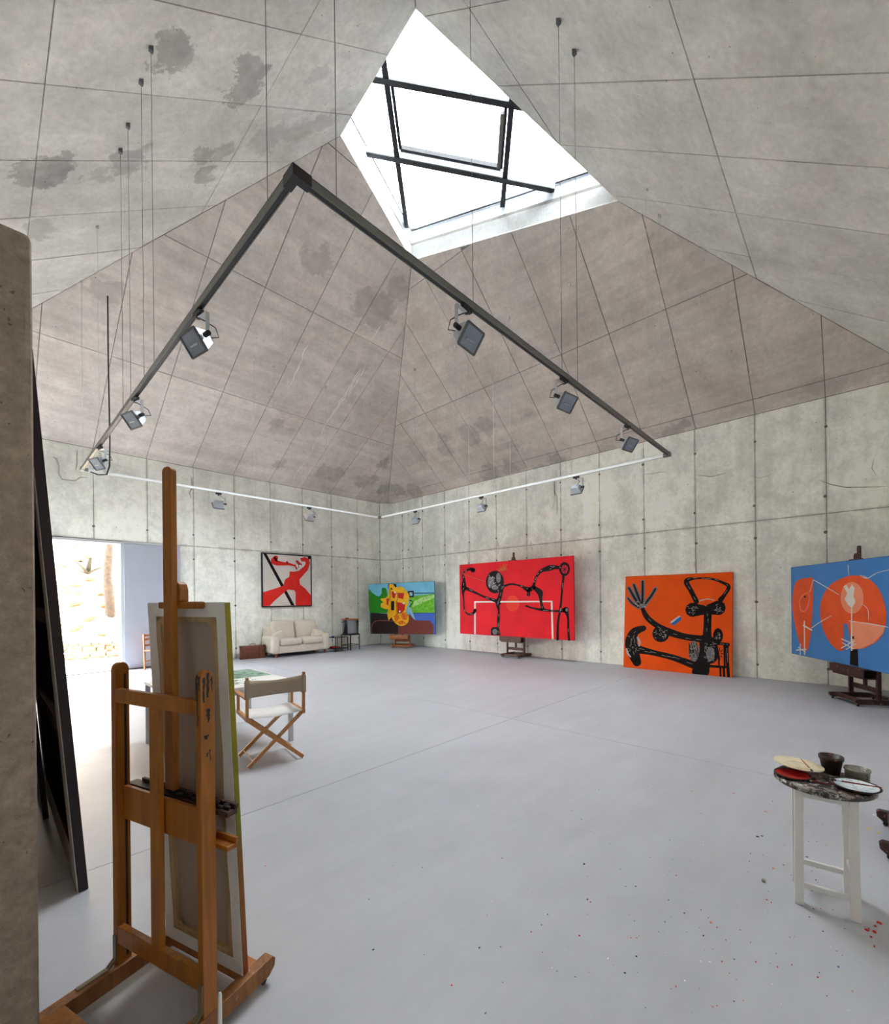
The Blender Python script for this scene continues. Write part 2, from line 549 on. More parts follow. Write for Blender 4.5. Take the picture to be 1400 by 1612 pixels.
A_ = Vector((X0, YL, H)); B_ = Vector((XR, YL, H)); C_ = Vector((XR, Y0, H)); D_ = Vector((X0, Y0, H))
ceiling = empty('ceiling', (0, 0, 0), kind='structure')
TP = .012


def slope(quad, k, fu, us, ss, mat):
    # quad: 3-D corners; fu(X,Y)->(u,s) and inverse; the panels are cast slabs standing proud of the joints
    n, o, f, inv = fu
    nn = n.normalized()
    base = MB().prism([v + UP * TP for v in quad], (0, 0, .34)).build('roof_slope', M['joint'], ceiling)
    poly = [f(v) for v in quad]
    if area(poly) < 0: poly = poly[::-1]
    cp = poly
    for i in range(4):                       # hold the slabs a few millimetres clear of the ridges
        (ax, ay), (bx, by) = poly[i], poly[(i + 1) % 4]
        l = math.hypot(bx - ax, by - ay); nx_, ny_ = (by - ay) / l, -(bx - ax) / l
        cp = clip(cp, nx_, ny_, nx_ * ax + ny_ * ay - .007)
    poly = cp
    for c in cells(poly, us, ss, .0065):
        c = dedupe(c)
        if len(c) < 3: continue
        pr = random.uniform(-.002, .0035)
        pts = [inv(u, s) - nn * pr for u, s in c]
        MB().prism(pts, nn * (TP + pr + .004)).build('panel', mat, base)


hy = lambda s: math.hypot(1, s)
f1 = (N1, O1, lambda v: (v.x, (YL - v.y) * hy(S1)), lambda u, s: Vector((u, YL - s / hy(S1), H + S1 * s / hy(S1))))
f2 = (N2, O2, lambda v: (v.y, (XR - v.x) * hy(S2)), lambda u, s: Vector((XR - s / hy(S2), u, H + S2 * s / hy(S2))))
f3 = (N3, O3, lambda v: (v.y, (v.x - X0) * hy(S3)), lambda u, s: Vector((X0 + s / hy(S3), u, H + S3 * s / hy(S3))))
f4 = (N4, O4, lambda v: (v.x, (v.y - Y0) * hy(S4)), lambda u, s: Vector((u, Y0 + s / hy(S4), H + S4 * s / hy(S4))))
ss = [-.5, 2.5, 5.05, 7.55, 12]
slope([A_, B_, Q_, P_], 1, f1, grid(1.72, 1.02, X0, XR), ss, M['slope_left'])
slope([B_, C_, R_, Q_], 2, f2, grid(.37, 1.025, Y0, YL), [-.5, .33, 2.5, 5.05, 12], M['slope_right'])
slope([A_, D_, S_, P_], 3, f3, grid(4.47, 1.02, Y0, YL), [-.5, 2.32, 4.85, 12], M['slope_front'])
slope([D_, C_, R_, S_], 4, f4, grid(3.76, 1.018, X0, XR), [-.5, 2.45, 4.98, 12], M['slope_back'])

# walls: thick cast body, form panels proud of it
DX0, DX1, DZ = -.16, 2.24, 3.03
TH = .3


def wall(name, boxes, inv, urange, us, zs, mat, skip=None, holes=(), hz=()):
    m = MB()
    for a, b in boxes: m.box(a, b)
    wl = m.build(name, M['joint'], kind='structure')
    us = sorted(us)
    for i in range(len(us) - 1):
        for j in range(len(zs) - 1):
            a, b = max(us[i], urange[0]), min(us[i + 1], urange[1])
            z0, z1 = zs[j], zs[j + 1]
            if skip:
                sk = skip(a, b, z0, z1)
                if sk is None: continue
                a, b = sk
            if b - a < .04: continue
            g = .005; pr = random.uniform(0, .003)
            p = [inv(a + g, z0 + g, -pr), inv(b - g, z0 + g, -pr), inv(b - g, z1 - g, -pr), inv(a + g, z1 - g, -pr)]
            off = inv(0, 0, TP + .003) - inv(0, 0, -pr)
            MB().prism(p, off).build('panel', mat, wl)
    h = MB()
    for u in holes:
        for z in hz:
            if skip and skip(u - .01, u + .01, z, z + .01) is None: continue
            uu = u + random.uniform(-.012, .02); zz = z + random.uniform(-.01, .01)
            r = random.uniform(.022, .030)
            h.prism([inv(uu + r * math.cos(k * PI / 4), zz + r * math.sin(k * PI / 4), -.005) for k in range(8)], inv(0, 0, .01) - inv(0, 0, 0))
    if holes: h.build('tie_holes', M['hole'], wl, kind='stuff')
    return wl


XC, YC = 9.93, 12.29                          # the chamfered far corner
HZS = [.28, 1.48, 2.71, 3.35, 4.59]
wj = [.37 + 1.035 * k for k in range(-1, 12)] + [12.52, 11.43]
wj = [y for y in wj if y < YC]
wall('wall_right', [((XR + TP, Y0 - TH, -.1), (XR + TH, YL + TH, H + .3))],
     lambda u, z, d: Vector((XR + d, u, z)), (Y0, YC), [Y0] + [y for y in wj if Y0 < y] + [YC], [0, 3.05, H], M['wall_r'], holes=[y for y in wj if y > Y0 + .1], hz=HZS)
lj = [1.72 + 1.03 * k for k in range(-3, 8)] + [9.91]


def door_skip(a, b, z0, z1):
    if z0 >= 3.0: return (a, b)
    if a >= DX1 - .001 or b <= DX0: return (a, b)
    if b > DX1: return (DX1, b)
    if a < DX0: return (a, DX0)
    return None


wall('wall_left', [((X0 - TH, YL + TP, -.1), (DX0, YL + TH, H + .3)), ((DX1, YL + TP, -.1), (XR + TP, YL + TH, H + .3)), ((DX0, YL + TP, DZ), (DX1, YL + TH, H + .3))],
     lambda u, z, d: Vector((u, YL + d, z)), (X0, XC), [X0] + [x for x in lj if X0 < x < XC] + [XC], [0, 3.05, H], M['wall_l'], skip=door_skip, holes=[x for x in lj if x > X0 + .1], hz=HZS)
wall('wall_back', [((X0, Y0 - TP, -.1), (XR + TP, Y0 - TH, H + .3))],
     lambda u, z, d: Vector((u, Y0 - d, z)), (X0, XR), [X0] + [1.7 + 1.03 * k for k in range(-2, 9)] + [XR], [0, 3.05, H], M['wall_r'])
wall('wall_front', [((X0 - TP, Y0 - TH, -.1), (X0 - TH, YL + TP, H + .3))],
     lambda u, z, d: Vector((X0 - d, u, z)), (Y0, YL), [Y0] + [.4 + 1.03 * k for k in range(0, 12)] + [YL], [0, 3.05, H], M['wall_l'])
MB().prism([(XC + .003, YL + .006, -.02), (XR + .006, YL + .006, -.02), (XR + .006, YC + .003, -.02)], (0, 0, H + .02)).build('trim_1', M['wall_r'], kind='structure')
MB().box((X0, 2.055, -.02), (.12, 5.75, 2.87)).build('wall_partition', M['pillar'], kind='structure', bevel=.018)

fl = MB().box((X0 - .2, Y0 - .2, -.25), (XR + .2, YL + .31, -.006)).build('floor', M['joint'], kind='structure')
for (xa, xb) in ((X0 - .1, 4.795), (4.8, XR + .1)):
    for (ya, yb) in ((Y0 - .1, 3.338), (3.343, YL + .3)):
        MB().box((xa, ya, -.05), (xb, yb, 0)).build('slab', M['floor'], fl)

# lime streaks on the left roof slope, hairline cracks and rust runs on the right wall
def marks(name, parent, mat, lines, p0, n, wr):
    m = MB(); nn = n.normalized()
    if nn.dot(CAM - p0) < 0: nn = -nn
    rr = random.Random(4)
    for ln_ in lines:
        pts = [onplane(x, y, p0 + nn * .004, n) for x, y in ln_]
        q = []
        for a, b in zip(pts, pts[1:]):
            k = max(1, int((b - a).length / .12))
            for i in range(k): q.append(a.lerp(b, i / k) + nn.cross(b - a).normalized() * rr.uniform(-1, 1) * wr * 2.2)
        q.append(pts[-1])
        L1 = []; L2 = []
        for i, c in enumerate(q):
            d = (q[min(i + 1, len(q) - 1)] - q[max(i - 1, 0)]).normalized(); sd = nn.cross(d) * wr * rr.uniform(.5, 1.2) * (1 if 0 < i < len(q) - 1 else .3)
            L1.append(c + sd); L2.append(c - sd)
        m.add(L1 + L2, [(i, i + 1, len(q) + i + 1, len(q) + i) for i in range(len(q) - 1)])
    m.build(name, mat, parent, kind='stuff')


marks('lime_streaks', ceiling, plain('pale_lime', srgb(232, 228, 224), .9), [[(573, 578), (545, 622), (520, 660)], [(568, 580), (535, 632), (512, 668)], [(564, 590), (528, 645)], [(575, 576), (548, 625)], [(515, 665), (488, 715), (466, 748), (457, 772)], [(485, 542), (455, 610)], [(600, 510), (585, 535)]], O1, N1, .011)
wr_ = [o for o in col.objects if o.name == 'wall_right'][0]
marks('hairline_cracks', wr_, plain('crack_dark', srgb(130, 126, 118), .9), [[(1290, 755), (1310, 762), (1332, 767), (1362, 766), (1398, 765)], [(1180, 748), (1195, 752), (1215, 747)], [(1375, 722), (1372, 738), (1380, 748)], [(1095, 748), (1120, 751), (1145, 745)], [(1015, 746), (1050, 743)], [(1093, 885), (1098, 905)], [(1088, 912), (1096, 925), (1093, 935)]], Vector((XR, 0, 0)), Vector((1, 0, 0)), .006)
marks('rust_runs', wr_, plain('rust_stain', srgb(208, 204, 186), .9), [[(878, 738), (874, 775), (877, 810)], [(874, 750), (870, 800)], [(650, 830), (650, 868)], [(692, 850), (691, 900)], [(703, 845), (702, 880)], [(782, 850), (784, 872)], [(735, 860), (737, 900)], [(838, 850), (840, 870)]], Vector((XR, 0, 0)), Vector((1, 0, 0)), .022)
wl_ = [o for o in col.objects if o.name == 'wall_left'][0]
marks('rust_runs', wl_, plain('grey_stain', srgb(176, 176, 166), .9), [[(84, 718), (92, 722), (95, 745), (98, 752), (118, 756), (138, 752)], [(118, 708), (119, 740)], [(300, 750), (301, 785)]], Vector((0, YL, 0)), Vector((0, 1, 0)), .02)

# door: frame, sliding leaf
dr = empty('door_1', (DX0, YL, 0), kind='structure')
MB().box((-.02, -.03, 0), (.05, .2, DZ)).build('jamb', M['frame'], dr, bevel=.004)
MB().box((2.36, -.03, 0), (2.415, .2, DZ)).build('jamb', M['frame'], dr, bevel=.004)
MB().box((-.02, -.035, DZ - .055), (2.415, .2, DZ + .005)).build('lintel', M['frame'], dr, bevel=.004)
MB().box((2.4, -.07, DZ - .03), (3.62, -.01, DZ + .01)).build('sliding_rail', M['frame'], dr)
MB().box((2.42, -.062, .03), (3.6, -.014, DZ - .035)).build('leaf', M['door'], dr, bevel=.004)
MB().box((-.02, -.04, .0), (3.6, .0, .022)).build('floor_track', M['joint'], dr)
MB().box((2.385, -.045, 1.0), (2.405, -.03, 1.14)).build('handle', M['alu'], dr, bevel=.004)

# skylight
win = empty('window_1', (0, 0, 0), kind='structure')
skq = [P_, Q_, R_, S_]
cen = sum(skq, Vector()) / 4
RD = .62


def offs(p, d):
    v = (p - cen); v.z = 0
    return p + v.normalized() * d


for nm, za, zb, o1, o2, mt in (('reveal', .0, .3, .0, .34, 'reveal'), ('curb', .3, RD + .05, .025, .2, 'curb')):
    for i in range(4):
        a, b = skq[i], skq[(i + 1) % 4]
        poly = [offs(a, o1), offs(b, o1), offs(b, o2), offs(a, o2)]
        MB().prism([p + UP * za for p in poly], (0, 0, zb - za)).build(nm, M[mt], win)
E1 = Vector((.655, -.756)); E2 = Vector((.756, .655))
E1.normalize(); E2.normalize()


def skz(x, y): return KA * x + KB * y + KC


def skp(e1, e2, dz): # grid coordinates to world on the skylight plane
    x = E1.x * e1 + E2.x * e2; y = E1.y * e1 + E2.y * e2
    return Vector((x, y, skz(x, y) + dz))


def gc(x, y): return (E1.x * x + E1.y * y, E2.x * x + E2.y * y)


def skpix(x, y, d=.5): return onplane(x, y, Vector((0, 0, KC + d)), Vector((-KA, -KB, 1)))


g = lambda x, y: gc(*skpix(x, y)[:2])
quad2 = [gc(v.x, v.y) for v in skq]
if area(quad2) < 0: quad2 = quad2[::-1]
b1 = (g(596.4, 120)[1] + g(812.8, 169)[1]) / 2; b3 = (g(570.7, 235)[1] + g(872.9, 303)[1]) / 2     # beams along E1
b2 = (g(613.6, 88)[0] + g(630.7, 341)[0]) / 2; b4 = (g(812.8, 165)[0] + g(785, 330)[0]) / 2         # beams along E2


def span(k, val):                            # extent of the opening along a grid line
    pts = []
    for i in range(4):
        p, q = quad2[i], quad2[(i + 1) % 4]
        if (p[k] - val) * (q[k] - val) < 0:
            s = (val - p[k]) / (q[k] - p[k]); pts.append(p[1 - k] + (q[1 - k] - p[1 - k]) * s)
    return min(pts), max(pts)


for val in (b1, b3):  # sky-lit beam sides painted pale, their shaded undersides a dark strip
    lo, hi = span(1, val)
    bm_ = MB().bar(skp(lo, val, RD - .075), skp(hi, val, RD - .075), .05, .11).build('beam', M['curb'], win)
    MB().bar(skp(lo, val, RD - .14), skp(hi, val, RD - .14), .088, .02).build('beam_underside_shade', M['steel_beam'], bm_)
for val in (b2, b4):  # cross beams: light on the sides, shade below, both put into colour
    lo, hi = span(0, val)
    bm_ = MB().bar(skp(val, lo, RD - .070), skp(val, hi, RD - .070), .05, .10).build('beam', M['curb'], win)
    MB().bar(skp(val, lo, RD - .13), skp(val, hi, RD - .13), .088, .02).build('beam_underside_shade', M['steel_beam'], bm_)
for c in cells(quad2, [-30, b2, b4, 30], [-30, b1, b3, 30], .012):
    c = dedupe(c)
    big = [skp(u, v, RD) for u, v in c]
    MB().prism(big, (0, 0, .012)).build('pane', M['glass'], win)
    fr_ = MB()
    for i in range(len(big)):
        if (big[(i + 1) % len(big)] - big[i]).length > .1:
            fr_.bar(big[i] - UP * .012, big[(i + 1) % len(big)] - UP * .012, .02, .016)
    fr_.build('pane_seal', M['steel_beam'], win)
# opening sash in the middle cell
sa = (b2 + .10, b1 - .0, b4 - .0, b3 + .12)
lo1, hi1 = sorted((b2, b4)); lo2, hi2 = sorted((b1, b3))
c4 = [(lo1 + .07, lo2 + .07), (hi1 - .07, lo2 + .07), (hi1 - .07, hi2 - .1), (lo1 + .07, hi2 - .1)]
for i in range(4):
    a, b = c4[i], c4[(i + 1) % 4]
    MB().bar(skp(*a, RD - .03), skp(*b, RD - .03), .05, .07).build('sash_bar', M['steel_beam'], win)
mo = MB().bar(skp(hi1 - .12, lo2 + .15, RD - .09), skp(hi1 - .12, hi2 - .15, RD - .09), .06, .06).build('sash_motor', M['rail'], win)

# ------------------------------------------------------------------ outside the doorway
def terrain():
    m = MB(); nx, ny = 70, 60
    import mathutils.noise as mn
    vs = []
    for j in range(ny):
        for i in range(nx):
            x = -9 + 18 * i / (nx - 1); y = 16.4 + 12 * (j / (ny - 1)) ** 1.2
            base = .9 * (y - 16.4) if y < 24 else 6.84 + .4 * (y - 24)
            p = Vector((x, y, 0))
            z = .18 + base + .22 * mn.noise(p * .9) + .12 * mn.noise(p * 2.6) + .05 * mn.noise(p * 7)
            vs.append((x, y, z))
    fs = [(j * nx + i, j * nx + i + 1, (j + 1) * nx + i + 1, (j + 1) * nx + i) for j in range(ny - 1) for i in range(nx - 1)]
    m.add(vs, fs, 0, True)
    return m


tag(terrain().build('earth_bank', M['soil']), 'pale sandy earth bank rising outside the open doorway', 'hillside')
MB().box((-9, YL + .3, -.25), (9, 16.6, -.01)).build('terrace', M['terrace'], kind='structure')
rb = empty('rubble_wall', (1.5, 16.18, 0), label='low dry rubble wall at the foot of the bank outside the doorway', cat='wall')
xx = -5.0
rng = random.Random(3)
for row in range(3):
    xx = -4.2
    while xx < 4.5:
        wd = rng.uniform(.16, .4); hh = rng.uniform(.13, .19)
        m = MB().rbox((xx - 1.5, -.15 + rng.uniform(-.04, .03), row * .17), (xx - 1.5 + wd - .02, .12, row * .17 + hh), .035, 1)
        m.build('stone', M['rock'], rb)
        xx += wd


def bank_z(x, y): return .18 + .9 * (y - 16.4)


def hit_bank(px, py):
    return onplane(px, py, Vector((0, 16.4, .18)), Vector((0, -.9, 1)))


b = hit_bank(172, 962)
tr_ = empty('tree', b - UP * .15, label='slender bare tree trunk standing on the bank outside the doorway', cat='tree')
hgt = 4.2
pts = [(.03 * math.sin(k * .9), .02 * math.cos(k * 1.3), k * hgt / 12 - .5) for k in range(13)]
MB().tube(pts, [.16 - .006 * k + .010 * math.sin(k * 2.1) for k in range(13)], 12).build('trunk', M['bark'], tr_)
m = MB()
for k in range(5):
    a = k * 1.26
    m.tube([(0, 0, hgt - .3), (.4 * math.cos(a), .4 * math.sin(a), hgt + .5), (1.1 * math.cos(a), 1.1 * math.sin(a), hgt + 1.1)], [.06, .04, .015], 6)
m.build('branch', M['bark'], tr_)
b = hit_bank(138, 903)
ag = empty('agave', b, label='spiky agave plant growing on the bank beside the tree trunk', cat='plant')
for k in range(11):
    a = k * 2 * PI / 11 + .2; L = rng.uniform(.8, 1.2); rise = rng.uniform(.25, .7)
    m = MB(); vs = []
    for q in range(6):
        s = q / 5; wd = .07 * (1 - s) ** .7 + .002
        c = Vector((math.cos(a) * L * s, math.sin(a) * L * s, L * rise * 1.6 * s * (1.25 - .8 * s * s)))
        sd = Vector((-math.sin(a), math.cos(a), 0)) * wd
        vs += [c - sd, c - UP * wd * .4, c + sd]
    m.add(vs, [(3 * q + i, 3 * q + i + 1, 3 * q + i + 4, 3 * q + i + 3) for q in range(5) for i in range(2)], 0, True)
    m.build('leaf', M['agave'], ag)
hp = [(117, 922), (106, 932), (140, 878), (122, 935), (118, 952), (108, 950), (155, 936), (162, 935), (98, 892), (163, 955), (129, 882), (160, 1000), (100, 925), (142, 913), (95, 903), (150, 866), (100, 860), (112, 862), (85, 985), (120, 990), (140, 975)]
m = MB()
for (px, py) in hp:
    c = hit_bank(px, py) - Vector((0, .06, -.02))
    s_ = rng.uniform(.06, .17); k0 = len(m.v)
    m.rbox((-s_, -s_ * .5, -s_ * .35), (s_, s_ * .6, s_ * .35), s_ * .22, 2)
    m.xf(Matrix.Translation(c) @ Matrix.Rotation(rng.uniform(-.5, .5), 4, 'Y') @ Matrix.Rotation(rng.uniform(-.6, .6), 4, 'Z'), k0)
    for q_ in range(k0, len(m.v)): m.v[q_] = tuple(m.v[q_][j] + rng.uniform(-.16, .16) * s_ for j in range(3))
tag(m.build('loose_rocks', M['rock_brown']), 'scattered brown rocks stuck in the bank outside', 'rocks', kind='stuff')

# ------------------------------------------------------------------ track lighting rig
TZ = 3.854
TC = [atz(465, 283, TZ), atz(128, 738, TZ), atz(598, 816, TZ), atz(1055, 715, TZ)]
xa = (TC[0].x + TC[1].x) / 2; ya = (TC[0].y + TC[3].y) / 2; xb = (TC[2].x + TC[3].x) / 2; yb = (TC[1].y + TC[2].y) / 2
TC = [Vector((xa, ya, TZ)), Vector((xa, yb, TZ)), Vector((xb, yb, TZ)), Vector((xb, ya, TZ))]
cc_ = Vector(((xa + xb) / 2, (ya + yb) / 2, TZ))
rig = empty('lighting_track', cc_, label='square aluminium lighting track hung on thin wires below the roof', cat='track')


def loc(v): return Vector(v) - cc_


for i in range(4):
    a, b = loc(TC[i]), loc(TC[(i + 1) % 4])
    d = (b - a).normalized()
    m = MB(); up_ = UP
    sd = d.cross(UP)
    a2, b2_ = a + d * .07, b - d * .07
    m.bar(a2 + sd * .017 + UP * .008, b2_ + sd * .017 + UP * .008, .007, .052)
    m.bar(a2 - sd * .017 + UP * .008, b2_ - sd * .017 + UP * .008, .007, .052)
    m.bar(a2 + UP * .031, b2_ + UP * .031, .041, .006)
    m.build('track_rail', M['rail_lit'] if i in (1, 2) else M['rail'], rig)  # far arms take the lit tone, near arms the shaded tone
    MB().bar(a2 - UP * .005, b2_ - UP * .005, .022, .018).build('track_groove', M['black'], rig)
    c = MB()
    prev = (loc(TC[i - 1]) - a).normalized()
    c.bar(a - prev * .024 + UP * .008, a + prev * .085 + UP * .008, .048, .06); c.bar(a - d * .0239 + UP * .008, a + d * .085 + UP * .008, .0479, .0599)
    c.build('corner_connector', M['black'] if i == 0 else M['rail'], rig)


def track_x(i, px):                          # point of a track arm seen at a column
    a, b = TC[i], TC[(i + 1) % 4]
    best = min((abs(proj(a + (b - a) * (k / 800))[0] - px), k) for k in range(801))[1]
    return a + (b - a) * (best / 800)


def proj(p):
    d = p - CAM; f = d.dot(FW)
    a = d.dot(RT) / f * FPX; b = -d.z / f * FPX
    return (700 + a * cr + b * ROLL, HZ - a * ROLL + b * cr)


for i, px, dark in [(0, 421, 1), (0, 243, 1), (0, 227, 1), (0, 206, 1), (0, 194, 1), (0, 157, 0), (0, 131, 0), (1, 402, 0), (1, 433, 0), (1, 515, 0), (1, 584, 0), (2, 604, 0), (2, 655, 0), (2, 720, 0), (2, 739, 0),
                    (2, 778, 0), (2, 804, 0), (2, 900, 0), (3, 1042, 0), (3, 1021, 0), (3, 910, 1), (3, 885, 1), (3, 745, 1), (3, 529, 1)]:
    p = track_x(i, px)
    z = ceil_z(p.x, p.y)
    r = .0022 + .0004 * (p - CAM).length / 4
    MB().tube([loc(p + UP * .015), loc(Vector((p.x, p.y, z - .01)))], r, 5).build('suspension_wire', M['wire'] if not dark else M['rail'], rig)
    s_ = .018
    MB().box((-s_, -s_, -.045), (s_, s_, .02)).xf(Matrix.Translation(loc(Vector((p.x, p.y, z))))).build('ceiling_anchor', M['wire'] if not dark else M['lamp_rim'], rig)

cbp = onplane(169.5, 466, O1, N1)
ce = track_x(1, 137)
pts = [cbp, Vector((cbp.x, cbp.y, cbp.z - 1.2)), Vector((cbp.x + .01, cbp.y - .005, 4.4)), Vector((cbp.x + .0, cbp.y - .01, TZ + .12)), Vector((cbp.x - .03, cbp.y + .05, TZ - .02)),
       Vector((cbp.x * .5 + ce.x * .5, cbp.y * .5 + ce.y * .5, TZ - .05)), ce + Vector((0, 0, .0))]
MB().tube([loc(q) for q in pts], .012, 6).build('power_cable', M['black'], rig, label='black power cable looping down from the roof')


def make_lamp():
    o = empty('floodlight', (0, 0, 0), label='x', cat='lamp')
    # local: track above at z=0, lamp aims along +y and downwards
    MB().box((-.045, -.013, -.028), (.045, .013, 0)).build('track_adapter', M['black'], o, bevel=.003)
    MB().lathe([(0, -.045), (.014, -.045), (.016, -.03), (.014, -.026), (0, -.026)], n=12).build('swivel', M['black'], o)
    m = MB()
    m.bar((0, 0, -.042), (-.105, 0, -.042), .022, .004)
    m.bar((-.105, 0, -.040), (-.105, 0, -.17), .022, .004, up=(1, 0, 0))
    m.build('bracket_arm', M['alu'], o)
    MB().tube([(-.12, 0, -.17), (-.075, 0, -.17)], .015, 10).build('pivot_knob', M['black'], o)
    c = Vector((0, .0, -.185))
    R = Matrix.Translation(c) @ Matrix.Rotation(math.radians(-38), 4, 'X')
    hw, hh = .082, .064
    m = MB()
    fr4 = [(-hw, .035, -hh), (hw, .035, -hh), (hw, .035, hh), (-hw, .035, hh)]
    bk = [(-hw * .68, -.05, -hh * .55), (hw * .68, -.05, -hh * .55), (hw * .68, -.05, hh * .55), (-hw * .68, -.05, hh * .55)]
    m.add(fr4 + bk, [(0, 1, 2, 3), (7, 6, 5, 4), (0, 4, 5, 1), (1, 5, 6, 2), (2, 6, 7, 3), (3, 7, 4, 0)])
    for k in range(-3, 4): m.bar((k * .016, -.05, -hh * .45), (k * .016, -.05, hh * .45), .003, .02, up=(0, 1, 0))
    m.xf(R).build('housing', M['alu'], o)
    m = MB()
    for (a, b) in (((-hw, -hh), (hw, -hh)), ((hw, -hh), (hw, hh)), ((hw, hh), (-hw, hh)), ((-hw, hh), (-hw, -hh))):
        m.bar((a[0], .04, a[1]), (b[0], .04, b[1]), .012, .014, up=(0, 1, 0))
    m.xf(R).build('front_frame', M['lamp_rim'], o)
    MB().box((-hw + .004, .036, -hh + .004), (hw - .004, .041, hh - .004)).xf(R).build('lens', M['lamp_glass'], o)
    MB().tube([R @ Vector((-.04, .044, -.01)), R @ Vector((.035, .044, -.01))], .006, 6).build('bulb', M['reflector'], o)
    MB().tube([(-.004, 0, -.04), (-.05, -.02, -.07), (-.085, -.06, -.10), (-.07, -.09, -.14), R @ Vector((-.03, -.055, .0))], .0035, 6).build('lamp_cable', M['black'], o)
    return o


lamp0 = make_lamp()
lamps = [(0, 312, 'white floodlight on the left track arm, nearest the dark track corner', 10), (0, 213, 'floodlight in the middle of the left track arm', 15), (0, 157, 'floodlight at the far end of the left track arm beside the hanging black cable', 20),
         (1, 344, 'small floodlight on the far lit track arm, right of the easel mast', 0), (1, 487, 'small floodlight on the far track arm above the sofa and side table', 0),
         (2, 654, 'small floodlight just right of the far track corner above the yellow-faced painting', 0), (2, 758, 'small floodlight on the track above the red painting', 0), (2, 907, 'floodlight on the bright track arm above the orange painting', 0),
         (3, 988, 'floodlight nearest the right corner of the shaded track arm', -12), (3, 888, 'floodlight in the middle of the right shaded track arm', -8), (3, 735, 'largest floodlight, on the shaded track arm below the skylight', 5)]
out_dir = [PI / 2, 0, -PI / 2, PI]
for k, (i, px, lab, yaw) in enumerate(lamps):
    p = track_x(i, px)
    o = lamp0 if k == 0 else copy_tree(lamp0)
    o.location = p - UP * .021
    o.rotation_euler = (0, 0, out_dir[i] + math.radians(yaw))
    o.scale = (1.25 if i == 0 else -1.25, 1.25, 1.25)
    o['label'] = lab
    o['group'] = 'floodlights on the hanging track'

# ------------------------------------------------------------------ easels


def make_easel(name, label, loc_, rz, wd, tray_z=.695, tall=2.14, two_shelves=True, tray_d=.10, mastdy=0):
    e = empty(name, loc_, rz, label=label, cat='easel', group='studio easels')
    W = .287
    for s in (-1, 1):
        x0, x1 = sorted((s * W, s * (W - .03)))
        m = MB(); h = 1.35
        top = [(x0, .0275 + .0275 * math.cos(a), h - .03 + .03 * math.sin(a)) for a in [k * PI / 8 for k in range(9)]]
        m.prism([(x0, 0, .10)] + [(x0, .055, .10)] + top, (x1 - x0, 0, 0))
        u = m.build('upright', M[wd], e, bevel=.002)
        xi = s * (W - .03)
        MB().box((xi - .0015, .034, .12), (xi + .0015, .042, h - .05)).build('groove', M['black_edge'], u)
        m = MB()
        xr0, xr1 = sorted((s * (W + .002), s * (W - .046)))
        prof = [(-.31, .03), (.29, .03), (.32, .055), (.325, .085), (.31, .10), (-.29, .10), (-.31, .085)]
        m.prism([(xr0, y, z) for y, z in prof], (xr1 - xr0, 0, 0))
        rn = m.build('runner', M['worn_easel_wood' if wd == 'easel_wood' else wd], e, bevel=.003)
        for y in (-.27, .27):
            m = MB().lathe([(0, .03), (.012, .03), (.012, .022), (0, .022)], (s * (W - .022), y, 0), 10)
            m.tube([(s * (W - .022) - .008, y + .008, .0135), (s * (W - .022) + .008, y + .008, .0135)], .0135, 12)
            m.build('caster', M['black'], rn)
        m = MB(); sx = s * (W + .003)
        pl = [(0, .22), (-.004, .22), (-.004, .125), (-.03, .104), (-.135, .104), (-.135, .1), (-.028, .1), (0, .122)]
        a, b = sorted((s * (W - .004), s * (W - .026)))
        m.prism([(a, y - .0005, z + .0005) for y, z in pl], (b - a, 0, 0))
        m.build('angle_bracket', M['brass'], e)
    MB().box((-W + .03, .0, .19), (W - .03, .026, .262)).build('lower_crossbar', M[wd], e, bevel=.003)
    MB().box((-W + .03, .0, 1.187), (W - .03, .026, 1.243)).build('upper_crossbar', M[wd], e, bevel=.003)
    MB().box((-W + .045, -.27, .045), (W - .045, -.185, .099)).build('rear_crossbar', M[wd], e, bevel=.003)
    MB().box((-W + .045, .2, .05), (W - .045, .27, .098)).build('front_crossbar', M[wd], e, bevel=.003)
    MB().box((-.021, -.002, .262), (.034, .021, 1.187)).build('lower_mast', M[wd], e, bevel=.002)
    # sliding mast with a two-lobed top
    m = MB(); x0, x1, y0, y1 = -.022, .034, .058, .082
    xm = (x0 + x1) / 2; r = (x1 - x0) / 2
    top = [(xm + r * math.cos(a), y0, tall - r * .6 + r * .6 * math.sin(a)) for a in [k * PI / 8 for k in range(9)]]
    m.prism([(x0, y0, .85 if tray_z > .6 else .6), (x1, y0, .85 if tray_z > .6 else .6)] + top, (0, y1 - y0, 0))
    m.build('sliding_mast', M[wd], e, bevel=.002)
    tz = tray_z
    MB().box((-W + .032, .028, tz), (W - .032, .045, tz + .137)).build('tray_board', M[wd], e, bevel=.002)
    crust = M['dark_wood'] if wd == 'easel_wood' else M[wd]
    m = MB().box((-W - .0, .057, tz + .115), (W + .06, tray_d, tz + .135))
    sh = m.build('shelf', crust, e, bevel=.002)
    MB().box((-.24, tray_d - .008, tz + .135), (W + .06, tray_d + .003, tz + .15)).build('lip', crust, sh)
    m = MB().box((-W + .0, .057, tz - .01), (W + .06, tray_d, tz + .008))
    sh = m.build('shelf', M[wd], e, bevel=.002)
    MB().box((-.24, tray_d - .008, tz + .008), (W + .06, tray_d + .003, tz + .026)).build('lip', M[wd], sh)
    if tray_d > .15:
        MB().box((-W - .03, tray_d + .003, tz + .02), (W + .10, tray_d + .022, tz + .145)).build('tray_front', M[wd], e, bevel=.003)
    MB().box((-.2, tray_d - .03, tz + .008), (-.17, tray_d - .02, tz + .115)).build('shelf_support', M[wd], e)
    MB().box((.2, tray_d - .03, tz + .008), (.23, tray_d - .02, tz + .115)).build('shelf_support', M[wd], e)
    return e


